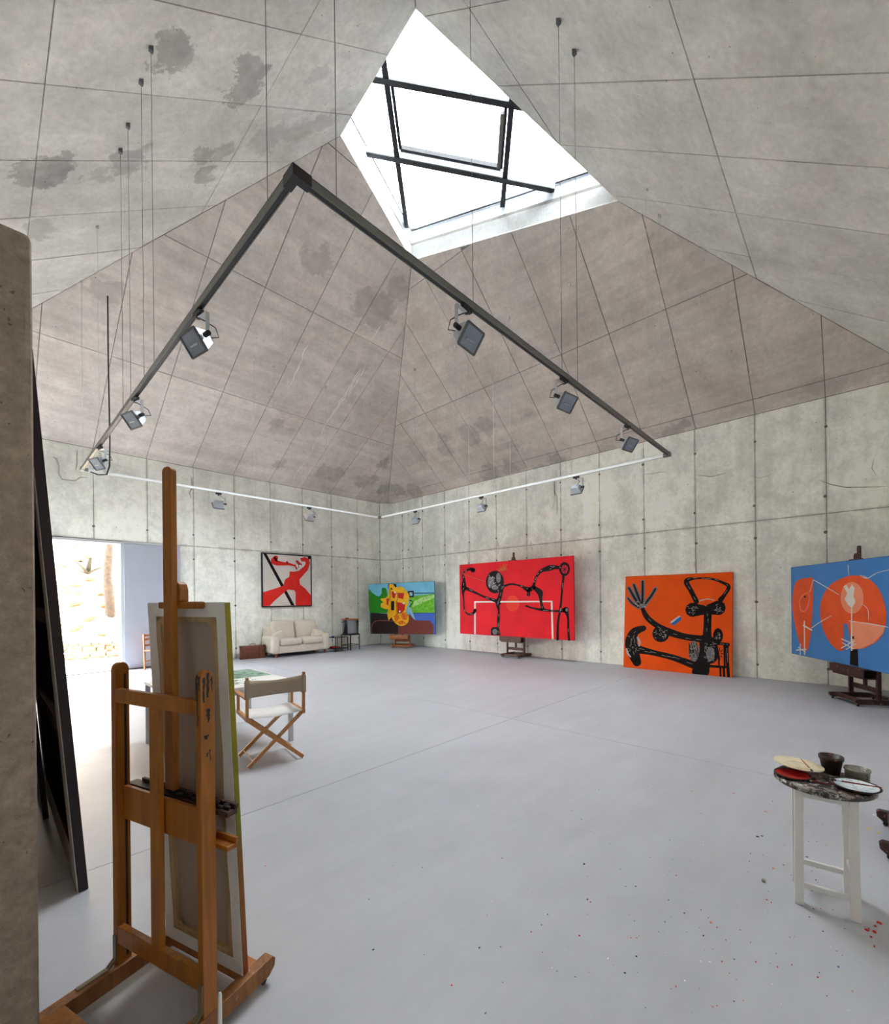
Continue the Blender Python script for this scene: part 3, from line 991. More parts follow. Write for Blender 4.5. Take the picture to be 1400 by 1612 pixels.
def easel_clamp(e, wd, z, ymax=.14):
    # top clamp: block on the mast with a ledge over the canvas edge
    m = MB(); hw = .055
    m.prism([(-.006 + hw * 1.0 * a, .083, z + b) for a, b in ((-1, 0), (1, 0), (1, .045), (.85, .07), (.5, .082), (-.5, .082), (-.85, .07), (-1, .045))], (0, .035, 0))
    m.build('clamp_block', M[wd], e, bevel=.004)
    m = MB().box((-.10, .083, z - .028), (.15, .12, z + .0))
    m.build('clamp_ledge', M[wd], e, bevel=.006)


def camw(r, f): return RT * r + FW * f


# main easel
rz = math.atan2(-.954, .298)
base = camw(-.878, 1.559)
lx = Vector((math.cos(rz), math.sin(rz), 0)); ly = Vector((-math.sin(rz), math.cos(rz), 0))
e1 = make_easel('studio_easel', 'large varnished orange-brown wooden easel seen from behind, beside the concrete pillar', base - lx * .287, rz, 'easel_wood')
easel_clamp(e1, 'easel_wood', 1.60)
# black paint dribbles on the right upright
m = MB(); rd = random.Random(2)
def dribble(axis, c, z0, z1, w0):
    n = 8; L1 = []; L2 = []
    for k in range(n + 1):
        z = z0 + (z1 - z0) * k / n; ww = w0 * rd.uniform(.5, 1.3) * (1 - .5 * k / n); cc = c + rd.uniform(-.002, .002)
        if axis == 'x': L1.append((cc - ww, -.0008, z)); L2.append((cc + ww, -.0008, z))
        else: L1.append((.2878, cc - ww, z)); L2.append((.2878, cc + ww, z))
    m.add(L1 + L2, [(k, k + 1, n + 2 + k, n + 1 + k) for k in range(n)])
for c, z0, z1, w0 in ((.263, 1.325, 1.24, .004), (.271, 1.335, 1.15, .005), (.279, 1.33, 1.28, .004)): dribble('x', c, z0, z1, w0)
for c, z0, z1, w0 in ((.012, 1.325, 1.235, .005), (.028, 1.34, 1.25, .006), (.043, 1.325, 1.27, .005), (.03, 1.21, 1.16, .008), (.02, 1.115, 1.10, .010), (.034, 1.06, 1.02, .003), (.024, 1.05, 1.035, .005)): dribble('y', c, z0, z1, w0)
m.build('paint_dribbles', M['black'], e1, kind='stuff')
# paint tubes and dried paint in the tray
m = MB()
rg = random.Random(5)
for k in range(26):
    x = rg.uniform(-.02, .33); y = rg.uniform(.062, .088)
    m.rbox((x - .012, y - .005, .835), (x + rg.uniform(.006, .02), y + .006, .835 + rg.uniform(.004, .014)), .002, 1)
m.build('dried_paint', M['black_edge'], e1, kind='stuff')


def stretched_canvas(name, label, c4, t, side_mats, back=True, fill='linen', wrap='gesso', bar_mat='raw_wood', face='gesso', barw=.055, cat='canvas', cross=False, wrapw=.035):
    """c4: rear TL,TR,BR,BL (seen from the back) in world; t: thickness vector towards the painted face"""
    o = empty(name, (c4[2] + c4[3]) / 2, label=label, cat=cat)
    L = [Vector(c) - o.location for c in c4]
    t = Vector(t); tn = t.normalized()
    ux = (L[1] - L[0]).normalized(); uz = (L[0] - L[3]).normalized()
    m = MB()
    m.prism([p + t for p in L], t * .06, 0)
    o1 = [p + t for p in L]
    # painted side edges
    s = MB()
    thin = .002
    s.prism([L[1], L[2], L[2] + t, L[1] + t], ux * thin, 1)
    s.prism([L[0], L[3], L[3] + t, L[0] + t], -ux * thin, 0)
    s.prism([L[0], L[1], L[1] + t, L[0] + t], uz * thin, 0)
    s.prism([L[3], L[2], L[2] + t, L[3] + t], -uz * thin, 0)
    m.build('painted_face', M[face] if isinstance(face, str) else face, o)
    s.build('canvas_edge', side_mats, o)
    W_, H_ = (L[1] - L[0]).length, (L[0] - L[3]).length
    P = lambda x, z, d=0: L[3] + ux * x + uz * z + t * d
    # linen seen from behind
    MB().prism([P(.01, .01, .9), P(W_ - .01, .01, .9), P(W_ - .01, H_ - .01, .9), P(.01, H_ - .01, .9)], t * .08).build('linen_back', M[fill], o)
    if back:
        b_ = MB
        bars = [(P(barw / 2, 0, .45), P(barw / 2, H_, .45)), (P(W_ - barw / 2, 0, .45), P(W_ - barw / 2, H_, .45)),
                (P(0.01, barw / 2, .45), P(W_ - .01, barw / 2, .45)), (P(0.01, H_ - barw / 2, .45), P(W_ - .01, H_ - barw / 2, .45))]
        if cross:
            bars += [(P(.02, H_ * f, .45), P(W_ - .02, H_ * f, .45)) for f in (.3, .52, .75)]
        for a, c in bars:
            MB().bar(a, c, barw if abs((c - a).normalized().dot(uz)) > .5 else t.length * .86, t.length * .86 if abs((c - a).normalized().dot(uz)) > .5 else barw, up=tn if abs((c - a).normalized().dot(uz)) > .5 else uz).build('stretcher_bar', M[bar_mat], o)
        # wrapped flaps
        e = -.04
        for a, b2 in ((0, wrapw), (W_ - wrapw, W_)):
            n = 10; pts = []
            for k in range(n + 1):
                z = H_ * k / n
                inner = b2 + rg.uniform(-.006, .003) if a == 0 else a + rg.uniform(-.003, .006)
                pts.append(P(inner, z, e))
            outer = [P(a if a == 0 else W_, H_, e), P(a if a == 0 else W_, 0, e)]
            MB().prism(pts + outer, -tn * .0015).build('canvas_flap', M[wrap], o)
        for z0, z1 in ((0, wrapw), (H_ - wrapw, H_)):
            MB().prism([P(0, z0, e - .04), P(W_, z0, e - .04), P(W_, z1, e - .04), P(0, z1, e - .04)], -tn * .0015).build('canvas_flap', M[wrap], o)
        for cx, cz in ((barw + .012, H_ - barw - .012), (W_ - barw - .012, H_ - barw - .012), (W_ - barw - .012, barw + .012), (barw + .012, barw + .012)):
            sx = 1 if cx < W_ / 2 else -1; sz = 1 if cz < H_ / 2 else -1
            MB().prism([P(cx - sx * .014, cz - sz * .014, .1), P(cx + sx * .018, cz - sz * .012, .1), P(cx + sx * .012, cz + sz * .004, .1), P(cx - sx * .012, cz + sz * .006, .1)], t * .25).build('corner_wedge', M['raw_wood'], o)
    return o


t = NT('olive_to_orange_edge')
gz = t.node('ShaderNodeSeparateXYZ'); t.set(gz.inputs[0], t.pos())
cr1 = t.node('ShaderNodeValToRGB')
t.l.new(t.rng(t.math('ADD', gz.outputs[2], t.math('MULTIPLY', t.noise(t.pos(), 9, 4), .12)), 0, 1.6), cr1.inputs[0])
els = cr1.color_ramp.elements
els[0].position = .04; els[0].color = srgb(150, 20, 8)
els[1].position = 1; els[1].color = srgb(150, 138, 18)
for ps, c in ((.14, (135, 70, 16)), (.40, (140, 84, 20)), (.50, (120, 128, 18)), (.62, (136, 132, 6)), (.8, (146, 130, 6))):
    q = els.new(ps); q.color = srgb(*c)
M['olive_edge'] = t.out(cr1.outputs[0], .6)


def E1w(x, y, z): return e1.location + lx * x + ly * y + UP * z


c4 = [E1w(-.238, .124, 1.594), E1w(.257, .124, 1.594), E1w(.257, .19, .10), E1w(-.238, .19, .10)]
tn = (c4[1] - c4[0]).cross(c4[0] - c4[3]).normalized()
if tn.dot(ly) < 0: tn = -tn
cv = stretched_canvas('stretched_canvas', 'tall narrow canvas seen from the back on the big wooden easel, olive edge', c4, tn * .022, [M['gesso'], M['olive_edge']], face='olive_edge', barw=.078, wrapw=.056)

# big canvases leaning on the pillar
def lean_canvas(name, label, y0, y1, xb, xt, zt, thick, bar='dark_stretcher', wrapw=.2):
    c = [Vector((xt, y1, zt)), Vector((xt, y0, zt)), Vector((xb, y0, .002)), Vector((xb, y1, .002))]
    d = (c[1] - c[0]).cross(c[0] - c[3]).normalized()
    if d.x < 0: d = -d
    return stretched_canvas(name, label, c, d * thick, [M['black_edge'], M['black_edge']], fill='maroon', bar_mat=bar, face='maroon', barw=.08, cross=True, wrapw=wrapw)


lean_canvas('leaning_canvas', 'very tall dark-edged canvas leaning on the concrete pillar, nearest the camera', 3.13, 4.95, .345, .14, 2.93, .04)
lean_canvas('leaning_canvas', 'second dark canvas leaning behind the tall dark one beside the pillar', 4.37, 5.6, .285, .13, 2.05, .03)

# ------------------------------------------------------------------ paintings
def catmull(pts, n=7):
    if len(pts) < 3: n = 1
    out = []
    for i in range(len(pts) - 1):
        p0, p1, p2, p3 = pts[max(i - 1, 0)], pts[i], pts[i + 1], pts[min(i + 2, len(pts) - 1)]
        for k in range(n):
            s = k / n
            out.append(tuple(.5 * ((2 * p1[j]) + (-p0[j] + p2[j]) * s + (2 * p0[j] - 5 * p1[j] + 4 * p2[j] - p3[j]) * s * s + (-p0[j] + 3 * p1[j] - 3 * p2[j] + p3[j]) * s ** 3) for j in range(3)))
    out.append(tuple(pts[-1]))
    return out


class Painting:
    def __init__(s, name, label, cs, depth, bgm, edge, conv, origin_z=0, framed=None, back='dark_stretcher'):
        s.c = [Vector(c) for c in cs]      # TL TR BR BL front face
        s.n = (s.c[1] - s.c[0]).cross(s.c[3] - s.c[0]).normalized()
        if s.n.dot(CAM - s.c[0]) < 0: s.n = -s.n
        s.o = empty(name, (s.c[2] + s.c[3]) / 2, label=label, cat='painting')
        L = [c - s.o.location for c in s.c]
        m = MB().prism(L, -s.n * depth)
        m.build('canvas', [bgm], s.o)
        if edge:
            e = MB()
            for i in range(4):
                a, b = L[i], L[(i + 1) % 4]
                cen_ = sum(L, Vector()) / 4
                mid = (a + b) / 2 - cen_; w_ = mid.normalized() * .006
                e.prism([a, b, b - s.n * depth, a - s.n * depth], w_)
            e.build('canvas_edge', edge, s.o)
        if framed:
            for i in range(4):
                a, b = L[i], L[(i + 1) % 4]
                MB().bar(a - s.n * depth * .4, b - s.n * depth * .4, framed[0], depth * 1.3, up=s.n).build('frame_bar', framed[1], s.o)
        s.conv = conv; s.k = 0

    def P(s, x, y, d):
        px, py = s.conv(x, y)
        return onplane(px, py, s.c[0] + s.n * d, s.n) - s.o.location

    def layer(s, name, mat, polys=(), strokes=(), ells=(), smooth=False):
        s.k += 1; d = .001 * s.k
        m = MB()
        if smooth:
            np_ = []
            for p in polys:
                n = len(p); q = []
                for i in range(n):
                    a, b, c, e = p[i - 1], p[i], p[(i + 1) % n], p[(i + 2) % n]
                    for k in range(5):
                        u = k / 5
                        q.append(tuple(.5 * (2 * b[j] + (c[j] - a[j]) * u + (2 * a[j] - 5 * b[j] + 4 * c[j] - e[j]) * u * u + (3 * b[j] - a[j] - 3 * c[j] + e[j]) * u ** 3) for j in (0, 1)))
                np_.append(q)
            polys = np_
        for p in polys:
            if p[0] == p[-1]: p = p[:-1]
            m.prism([s.P(x, y, d) for x, y in p], s.n * .0008)
        for st in strokes:
            q = catmull([tuple(a) for a in st])
            L_, R2 = [], []
            for i, (x, y, r) in enumerate(q):
                x0, y0, _ = q[max(i - 1, 0)]; x1, y1, _ = q[min(i + 1, len(q) - 1)]
                dx, dy = x1 - x0, y1 - y0; l = math.hypot(dx, dy) or 1
                L_.append((x - dy / l * r, y + dx / l * r)); R2.append((x + dy / l * r, y - dx / l * r))
            vs = [s.P(x, y, d + .0004) for x, y in L_] + [s.P(x, y, d + .0004) for x, y in R2]
            n = len(q)
            m.add(vs, [(i, i + 1, n + i + 1, n + i) for i in range(n - 1)])
            for (x, y, r) in (q[0], q[-1]):
                m.add([s.P(x + r * math.cos(k * PI / 5), y + r * math.sin(k * PI / 5), d + .0004) for k in range(10)], [list(range(10))])
        for (x, y, rx, ry) in ells:
            m.prism([s.P(x + rx * math.cos(k * PI / 10), y + ry * math.sin(k * PI / 10), d) for k in range(20)], s.n * .0006)
        many = len(polys) + len(strokes) + len(ells) > 2
        return m.build(name, mat, s.o, kind='stuff' if many else None)


K4 = lambda ox, oy, k: (lambda x, y: (ox + x / k, oy + y / k))
BLK = flat('black', (20, 13, 16), .6, .3, 30)
WHT = flat('white', (225, 222, 218), .5)
GRY = flat('grey_marks', (120, 118, 122), .6, .3, 60)


def highlights(st, rg_, dens=.5, r=1.2):
    out = []
    for s_ in st:
        q = catmull([tuple(a) for a in s_])
        for i in range(0, len(q) - 2, 2):
            if rg_.random() < dens:
                x, y, R2 = q[i]; x2, y2, _ = q[i + 2]
                o = R2 * rg_.uniform(-.45, .45)
                out.append([(x + o * .3, y + o, r), (x2 + o * .3, y2 + o, r * .4)])
    return out


# red painting with black branching figure
pl = Vector((9.74, 0, 0)); pn = Vector((1, 0, 0))
cr_ = [onplane(x, y, pl, pn) for x, y in ((724.3, 889.5), (902, 875), (905, 1008), (724.3, 997))]
zt_ = (cr_[0].z + cr_[1].z) / 2; zb_ = (cr_[2].z + cr_[3].z) / 2; yl_ = (cr_[0].y + cr_[3].y) / 2; yr_ = (cr_[1].y + cr_[2].y) / 2
cr_ = [Vector((9.74, yl_, zt_)), Vector((9.74, yr_, zt_)), Vector((9.74, yr_, zb_)), Vector((9.74, yl_, zb_))]
e2 = make_easel('studio_easel', 'dark brown easel carrying the wide red painting by the far wall', (9.95, 6.74, 0), PI / 2, 'brown_wood', tray_z=zb_ - .15, tall=2.85, tray_d=.225)
easel_clamp(e2, 'brown_wood', zt_ + .03)
pr_ = Painting('red_painting', 'wide bright red painting with a black branching figure, on a dark easel', cr_, .035, flat('red', (228, 24, 40), .55, .12, 1.5), flat('red_edge', (190, 30, 36)), K4(700, 850, 4))
pr_.layer('orange_glow', flat('orange_red', (232, 62, 40), .55), ells=[(430, 400, 42, 52)])
pr_.layer('white_goal_line', WHT, polys=[[(187, 592), (187, 385), (197, 385), (197, 593)], [(197, 385), (672, 383), (672, 392), (197, 395)], [(670, 383), (680, 383), (687, 626), (676, 625)]])
st = [[(180, 190, 15), (160, 184, 9), (130, 198, 5), (115, 215, 5), (122, 250, 9), (122, 300, 15), (118, 330, 8), (122, 380, 4), (126, 440, 4), (150, 468, 5), (180, 462, 8), (193, 442, 10)],
      [(125, 300, 12), (190, 330, 7), (260, 362, 6), (325, 385, 11), (345, 400, 10)],
      [(365, 300, 8), (348, 360, 13), (335, 400, 12), (342, 450, 6), (340, 500, 9), (337, 560, 6), (345, 592, 8)],
      [(365, 295, 8), (420, 278, 6), (480, 290, 6), (525, 312, 15), (555, 300, 12), (568, 265, 7), (580, 230, 7), (610, 195, 10), (660, 177, 18), (690, 172, 14), (735, 175, 8)],
      [(530, 310, 13), (530, 330, 9), (530, 345, 11)], [(750, 220, 8), (740, 320, 6), (730, 430, 7), (715, 520, 7), (712, 625, 8)],
      [(565, 300, 11), (600, 330, 19), (605, 360, 12), (610, 400, 8), (620, 437, 11)],
      [(515, 415, 6), (560, 430, 5), (620, 440, 9), (680, 447, 6), (730, 447, 8), (765, 440, 19)], [(765, 445, 15), (778, 490, 7), (780, 560, 7), (785, 629, 7)]]
pr_.layer('black_figure', BLK, polys=[[(292, 560), (305, 548), (335, 548), (345, 560), (352, 600), (292, 598)]], strokes=st, ells=[(318, 265, 57, 72), (756, 183, 34, 44)])
pr_.layer('red_ring', flat('dark_red', (200, 40, 60)), ells=[(757, 185, 21, 28)])
pr_.layer('ring_marks', BLK, strokes=[[(757, 158, 2), (757, 212, 2)], [(740, 175, 2), (772, 195, 2)], [(742, 198, 2), (770, 172, 2)]])
rg2 = random.Random(11)
pr_.layer('grey_face', GRY, ells=[(285, 265, 12, 38), (340, 238, 15, 32), (303, 262, 10, 34), (318, 300, 22, 14), (318, 578, 16, 18), (770, 440, 9, 11)])
hs = highlights(st, rg2, .3, .9)
for k in range(20):
    a = rg2.uniform(0, 6.28); x = 315 + 36 * rg2.uniform(-1, 1); y = 268 + 50 * rg2.uniform(-1, 1)
    hs.append([(x, y, 1.2), (x + 7 * math.cos(a), y + 9 * math.sin(a), .8)])
pr_.layer('white_highlights', WHT, strokes=hs)
pr_.layer('gold_scribble', flat('gold', (170, 130, 50)), strokes=[[(335 + rg2.uniform(-8, 40), 190 + rg2.uniform(-18, 8), 1), (360 + rg2.uniform(-10, 40), 170 + rg2.uniform(-22, 22), .6)] for k in range(14)] + [[(130, 218, 1.4), (255, 262, .7)]])

# orange painting leaning on the wall
bl, br = atz(983.3, 1050.5, .004), atz(1153.6, 1066, .004)
xo = (bl.x + br.x) / 2
nrm = Vector((-1, 0, .09)).normalized()
p0 = Vector((xo, 0, .004))
c_ = [onplane(x, y, p0, nrm) for x, y in ((984.5, 908), (1152.3, 901), (1153.6, 1066), (983.3, 1050.5))]
yl_ = (c_[0].y + c_[3].y) / 2; yr_ = (c_[1].y + c_[2].y) / 2; zt_ = (c_[0].z + c_[1].z) / 2; xt_ = (c_[0].x + c_[1].x) / 2
c_ = [Vector((xt_, yl_, zt_)), Vector((xt_, yr_, zt_)), Vector((xo, yr_, .004)), Vector((xo, yl_, .004))]
po = Painting('orange_painting', 'orange painting with a black hammer figure and open hand, leaning on the wall', c_, .035, flat('orange', (240, 84, 4), .5, .1, 2), flat('orange_edge', (190, 66, 10)), K4(960, 850, 3.182))
arm = [(165, 345, 10), (190, 390, 14), (240, 430, 14), (310, 465, 18), (380, 485, 16), (465, 497, 18)]
ham = [(170, 442, 14), (125, 462, 22), (108, 510, 30), (118, 560, 30), (137, 612, 22)]
arm2 = [(130, 545, 22), (220, 565, 14), (320, 590, 15), (425, 628, 19)]
head = [(415, 350, 36), (480, 350, 24), (545, 340, 37)]
horn = [(435, 308, 13), (408, 255, 12), (385, 207, 13), (430, 193, 5), (510, 195, 5), (570, 215, 7), (597, 235, 10), (578, 272, 9), (556, 300, 13)]
bst = [arm, ham, arm2, head, horn, [(492, 375, 20), (490, 440, 20), (488, 500, 24)], [(515, 520, 8), (560, 520, 7), (593, 525, 10)], [(588, 530, 8), (590, 600, 8), (596, 684, 8)], [(500, 632, 7), (580, 637, 6)],
       [(555, 640, 5), (556, 682, 5)], [(572, 640, 6), (574, 684, 6)], [(545, 560, 4), (548, 625, 4)], [(575, 530, 5), (577, 640, 5)]]
po.layer('black_figure', BLK, strokes=bst, ells=[(257, 470, 43, 42), (543, 480, 25, 38), (505, 575, 40, 45)],
         polys=[[(455, 480), (520, 490), (545, 560), (505, 620), (492, 677), (415, 671), (430, 610), (450, 560)]], smooth=True)
fingers = [[(97, 240, 8), (122, 285, 10), (148, 325, 9)], [(92, 292, 6), (115, 318, 7), (145, 338, 7)], [(122, 226, 8), (138, 270, 10), (155, 315, 9)], [(166, 208, 8), (166, 260, 9), (164, 315, 9)], [(230, 245, 8), (205, 285, 9), (172, 328, 9)]]
po.layer('pale_hand', GRY, strokes=[[(x, y, r + 2) for x, y, r in f] for f in fingers], ells=[(155, 322, 28, 20), (422, 557, 27, 52), (505, 572, 22, 36)])
po.layer('black_fingers', BLK, strokes=[[(x, y, r * .55) for x, y, r in f] for f in fingers] + [[(398 + 4 * k, 515 + 14 * (k % 3), 2), (402 + 5 * k, 590 - 8 * (k % 4), 1.5)] for k in range(10)])
hs = highlights(bst[:9], rg2, .45, 1.0)
for (x0_, y0_, rx_, ry_, n_) in ((257, 470, 34, 32, 24), (155, 322, 30, 20, 22), (415, 350, 28, 24, 14), (545, 345, 26, 24, 18), (543, 480, 16, 26, 14), (500, 560, 34, 60, 34), (422, 557, 22, 46, 26), (112, 520, 22, 50, 16)):
    for k in range(n_):
        a = rg2.uniform(0, 6.28); x = x0_ + rx_ * rg2.uniform(-.8, .8); y = y0_ + ry_ * rg2.uniform(-.8, .8)
        hs.append([(x, y, 1.0), (x + 9 * math.cos(a), y + 9 * math.sin(a), .6)])
hs += [[(450, 305, 2.5), (490, 296, 2), (525, 302, 2)], [(140, 490, 5), (150, 510, 6), (148, 530, 4)], [(85, 545, 4), (92, 570, 5), (105, 585, 3)]]
po.layer('white_highlights', flat('greyish_white', (186, 182, 180)), strokes=hs)
po.layer('orange_details', flat('orange_detail', (226, 80, 30)), polys=[[(475, 308), (488, 308), (486, 333), (475, 330)]])
po.layer('spikes', BLK, strokes=[[(548 + 12 * math.cos(a), 570 + 16 * math.sin(a), 3), (548 + 24 * math.cos(a), 570 + 34 * math.sin(a), 1)] for a in [k * .7 for k in range(9)]])
po.layer('blue_block', flat('blue_block', (30, 110, 190)), polys=[[(318, 412), (352, 385), (360, 390), (356, 402), (322, 428), (308, 420)]])
po.layer('white_block', WHT, polys=[[(304, 411), (345, 382), (356, 382), (318, 411), (306, 418)]])

# blue painting on the dark easel at the right
n3 = Vector((.546, -.860, 0)).normalized()
ez = Vector((8.96, -.10, 0))
pp = ez - n3 * .20
tl, b_l = onplane(1247.9, 893.4, pp, n3), onplane(1245.4, 1027.9, pp, n3)
tl.x = b_l.x = (tl.x + b_l.x) / 2; tl.y = b_l.y = (tl.y + b_l.y) / 2
dr3 = Vector((-.860, -.546, 0)).normalized()
c_ = [tl, tl + dr3 * 2.75, b_l + dr3 * 2.75, b_l]
e3 = make_easel('studio_easel', 'dark paint-crusted easel carrying the blue painting at the right', ez, math.atan2(-dr3.y, -dr3.x), 'dark_wood', tray_z=b_l.z - .15, tall=2.33, tray_d=.225)
easel_clamp(e3, 'dark_wood', tl.z + .03)
pb = Painting('blue_painting', 'blue painting with an orange disc and leaf shape, on the dark easel', c_, .035, flat('blue', (72, 134, 204), .55, .08, 2), flat('blue_edge', (50, 96, 150)), K4(960, 850, 3.182))
ORG = flat('coral_orange', (232, 92, 48), .6, .12, 3)
pb.layer('orange_leaf', ORG, polys=[[(1020, 200), (1000, 190), (960, 195), (932, 215), (919, 270), (918, 350), (930, 430), (950, 510), (975, 552), (993, 548), (1008, 470), (1018, 330)]], smooth=True)
dcr = [(1180, 186, 0), (1212, 178, 0), (1240, 178, 0), (1272, 184, 0), (1300, 197, 0), (1328, 220, 0), (1350, 248, 0), (1368, 288, 0), (1380, 330, 0), (1386, 370, 0), (1385, 405, 0), (1380, 440, 0), (1368, 474, 0), (1345, 502, 0), (1318, 522, 0), (1290, 536, 0), (1260, 545, 0), (1216, 547, 0)]
dcl = [(1174, 552, 0), (1150, 555, 0), (1122, 535, 0), (1100, 508, 0), (1081, 475, 0), (1067, 440, 0), (1058, 400, 0), (1055, 360, 0), (1057, 322, 0), (1066, 288, 0), (1084, 252, 0), (1110, 222, 0), (1144, 200, 0), (1180, 186, 0)]
pb.layer('orange_disc', ORG, polys=[[(a, b) for a, b, _ in catmull(dcr, 3)] + [(1192, 420), (1172, 420)], [(1172, 420)] + [(a, b) for a, b, _ in catmull(dcl, 3)]], smooth=False)
pb.layer('pale_patch', flat('pale_coral', (238, 150, 116), .6, .08, 3), polys=[[(1205, 410), (1300, 415), (1382, 430), (1368, 470), (1320, 518), (1260, 543), (1216, 546)]], ells=[(1215, 290, 58, 80)])
pb.layer('black_stem', BLK, polys=[[(1207, 548), (1243, 548), (1246, 634), (1204, 624)]])
ln = [[(1022, 200, 2), (1100, 245, 1.5), (1150, 275, 1)], [(976, 408, 3), (977, 574, 3)], [(955, 520, 2), (955, 574, 2.5)], [(936, 552, 3), (984, 548, 3)], [(945, 538, 2), (982, 562, 2)], [(972, 428, 4), (1013, 452, 3)], [(1013, 440, 2), (1060, 408, 1.5), (1112, 380, 1)],
      [(1200, 405, 1.5), (1300, 420, 2), (1395, 437, 2)], [(1213, 340, 2), (1213, 552, 4)], [(1162, 496, 2.5), (1222, 520, 2.5)], [(1160, 542, 2.5), (1228, 505, 2.5)], [(1165, 515, 2), (1225, 545, 2)], [(1185, 548, 2), (1235, 520, 2)], [(1195, 125, 1.5), (1199, 178, 1.5)],
      [(1255, 175, 1.5), (1290, 192, 2), (1340, 165, 1.5), (1400, 150, 1.5)], [(1272, 178, 1), (1290, 192, 2)], [(1265, 320, 1), (1293, 348, 1.5), (1297, 400, 1)], [(1020, 200, 1), (1003, 262, 1)]]
pb.layer('white_lines', WHT, strokes=ln, polys=[[(1172, 232), (1185, 225), (1200, 247), (1215, 222), (1228, 242), (1222, 280), (1232, 310), (1215, 341), (1195, 325), (1178, 295), (1192, 268)]])
pb.layer('pink_ring', flat('pink', (240, 130, 110)), strokes=[[(950, 310, 3), (965, 280, 3), (995, 265, 2), (1000, 300, 3), (985, 350, 3), (960, 355, 3), (950, 315, 3)]])
pb.layer('black_dots', BLK, polys=[[(1216, 482), (1225, 482), (1225, 496), (1216, 496)], [(974, 279), (983, 280), (982, 290), (974, 289)]])

# small painting with yellow head on the easel in the corner
v4 = Vector((-.936, -.349, 0)).normalized(); d4 = Vector((.349, -.936, 0)).normalized()
ez4 = Vector((9.29, 10.9, 0)) - v4 * .33
pp = ez4 + v4 * .20
c_ = [onplane(x, y, pp, v4) for x, y in ((580, 920), (683.8, 915), (685.5, 998.3), (583.8, 997.5))]
e4 = make_easel('studio_easel', 'orange-brown wooden easel in the far corner carrying the yellow-headed painting', ez4, math.atan2(-d4.y, -d4.x), 'orange_wood', tray_z=c_[3].z - .16, tall=1.95, tray_d=.225)
py = Painting('yellow_head_painting', 'landscape painting with a bright yellow and red head, on the corner easel', c_, .035, flat('sky_blue', (120, 196, 228), .55, .1, 3), flat('dark_blue_edge', (22, 34, 60)), K4(350, 840, 4))
py.layer('green_hill', flat('green', (40, 140, 30)), smooth=True, polys=[[(925, 358), (940, 368), (980, 395), (1003, 380), (1005, 345), (1030, 345), (1040, 380), (1045, 490), (1000, 500), (931, 496)]])
py.layer('lime_field', flat('lime', (110, 190, 50), .6, .3, 14), polys=[[(1180, 395), (1335, 380), (1337, 497), (1180, 500)]])
py.layer('pale_crest', flat('pale_green', (170, 215, 130), .6, .3, 14), polys=[[(1205, 430), (1260, 400), (1335, 385), (1335, 405), (1270, 430), (1200, 465)]])
py.layer('blue_water', flat('water_blue', (70, 110, 205)), polys=[[(1180, 500), (1338, 500), (1342, 632), (1200, 630)]])
py.layer('dark_ground', flat('dark_brown', (46, 34, 34)), polys=[[(932, 498), (1052, 505), (1112, 558), (1120, 632), (936, 630)]])
py.layer('maroon_ground', flat('maroon', (118, 56, 50)), polys=[[(1108, 633), (1108, 560), (1165, 505), (1185, 515), (1215, 545), (1308, 548), (1330, 575), (1332, 634)]])
py.layer('pink_outline', flat('pink_line', (180, 90, 80)), strokes=[[(943, 630, 1.5), (943, 578, 1.5), (976, 549, 1.5), (1085, 551, 1.5)]])
py.layer('black_marks', BLK, polys=[[(1046, 320), (1095, 317), (1098, 330), (1095, 345), (1046, 345)], [(1168, 362), (1206, 360), (1208, 400), (1180, 402), (1168, 385)]], strokes=[[(1100, 376, 2.5), (1334, 375, 2.5)], [(1180, 420, 3), (1200, 430, 2), (1180, 460, 3)], [(1180, 500, 1.5), (1337, 500, 1.5)]])
py.layer('blue_chip', flat('pale_blue', (150, 190, 215)), polys=[[(1178, 370), (1198, 370), (1198, 392), (1182, 392)], [(1172, 478), (1188, 468), (1217, 545), (1196, 527)]])
py.layer('yellow_head', flat('yellow', (246, 186, 16), .5, .1, 8), polys=[[(1050, 332), (1075, 320), (1092, 338), (1130, 335), (1155, 355), (1177, 390), (1170, 440), (1158, 490), (1174, 520), (1168, 562), (1130, 582), (1088, 562), (1064, 522), (1050, 470)], [(1052, 385), (1052, 470), (1005, 466), (1000, 442), (1013, 432), (997, 412), (1030, 405)], [(1040, 500), (1052, 470), (1072, 510), (1050, 545), (1046, 540)]], smooth=True)
py.layer('red_patches', flat('face_red', (205, 36, 30)), polys=[[(1105, 372), (1146, 375), (1140, 412), (1108, 405)], [(1100, 432), (1152, 438), (1150, 480), (1130, 502), (1103, 500)], [(1066, 364), (1096, 368), (1086, 410), (1070, 400)], [(1034, 410), (1050, 408), (1046, 452), (1035, 446)]])
py.layer('orange_beard', flat('beard_orange', (232, 120, 20), .6, .2, 30), ells=[(1148, 520, 22, 24), (1098, 530, 14, 22), (1130, 560, 24, 12)])
py.layer('black_eye', BLK, polys=[[(1063, 425), (1084, 425), (1084, 483), (1063, 482)]], strokes=[[(x0_ := rg2.uniform(1070, 1166), y0_ := rg2.uniform(498, 566), 1.3), (x0_ + rg2.uniform(-9, 9), y0_ + rg2.uniform(-9, 9), .8)] for k in range(34)] + [[(1100, 372, 1.2), (1104, 408, 1.2), (1098, 432, 1.2), (1100, 502, 1.2)], [(1064, 345, 4), (1070, 350, 4)], [(1055, 352, 1.5), (1060, 385, 1.5), (1052, 420, 1.5)]])
py.layer('white_dots', WHT, ells=[(1088, 370, 6, 6), (1118, 490, 6, 6), (1143, 438, 8, 7)])

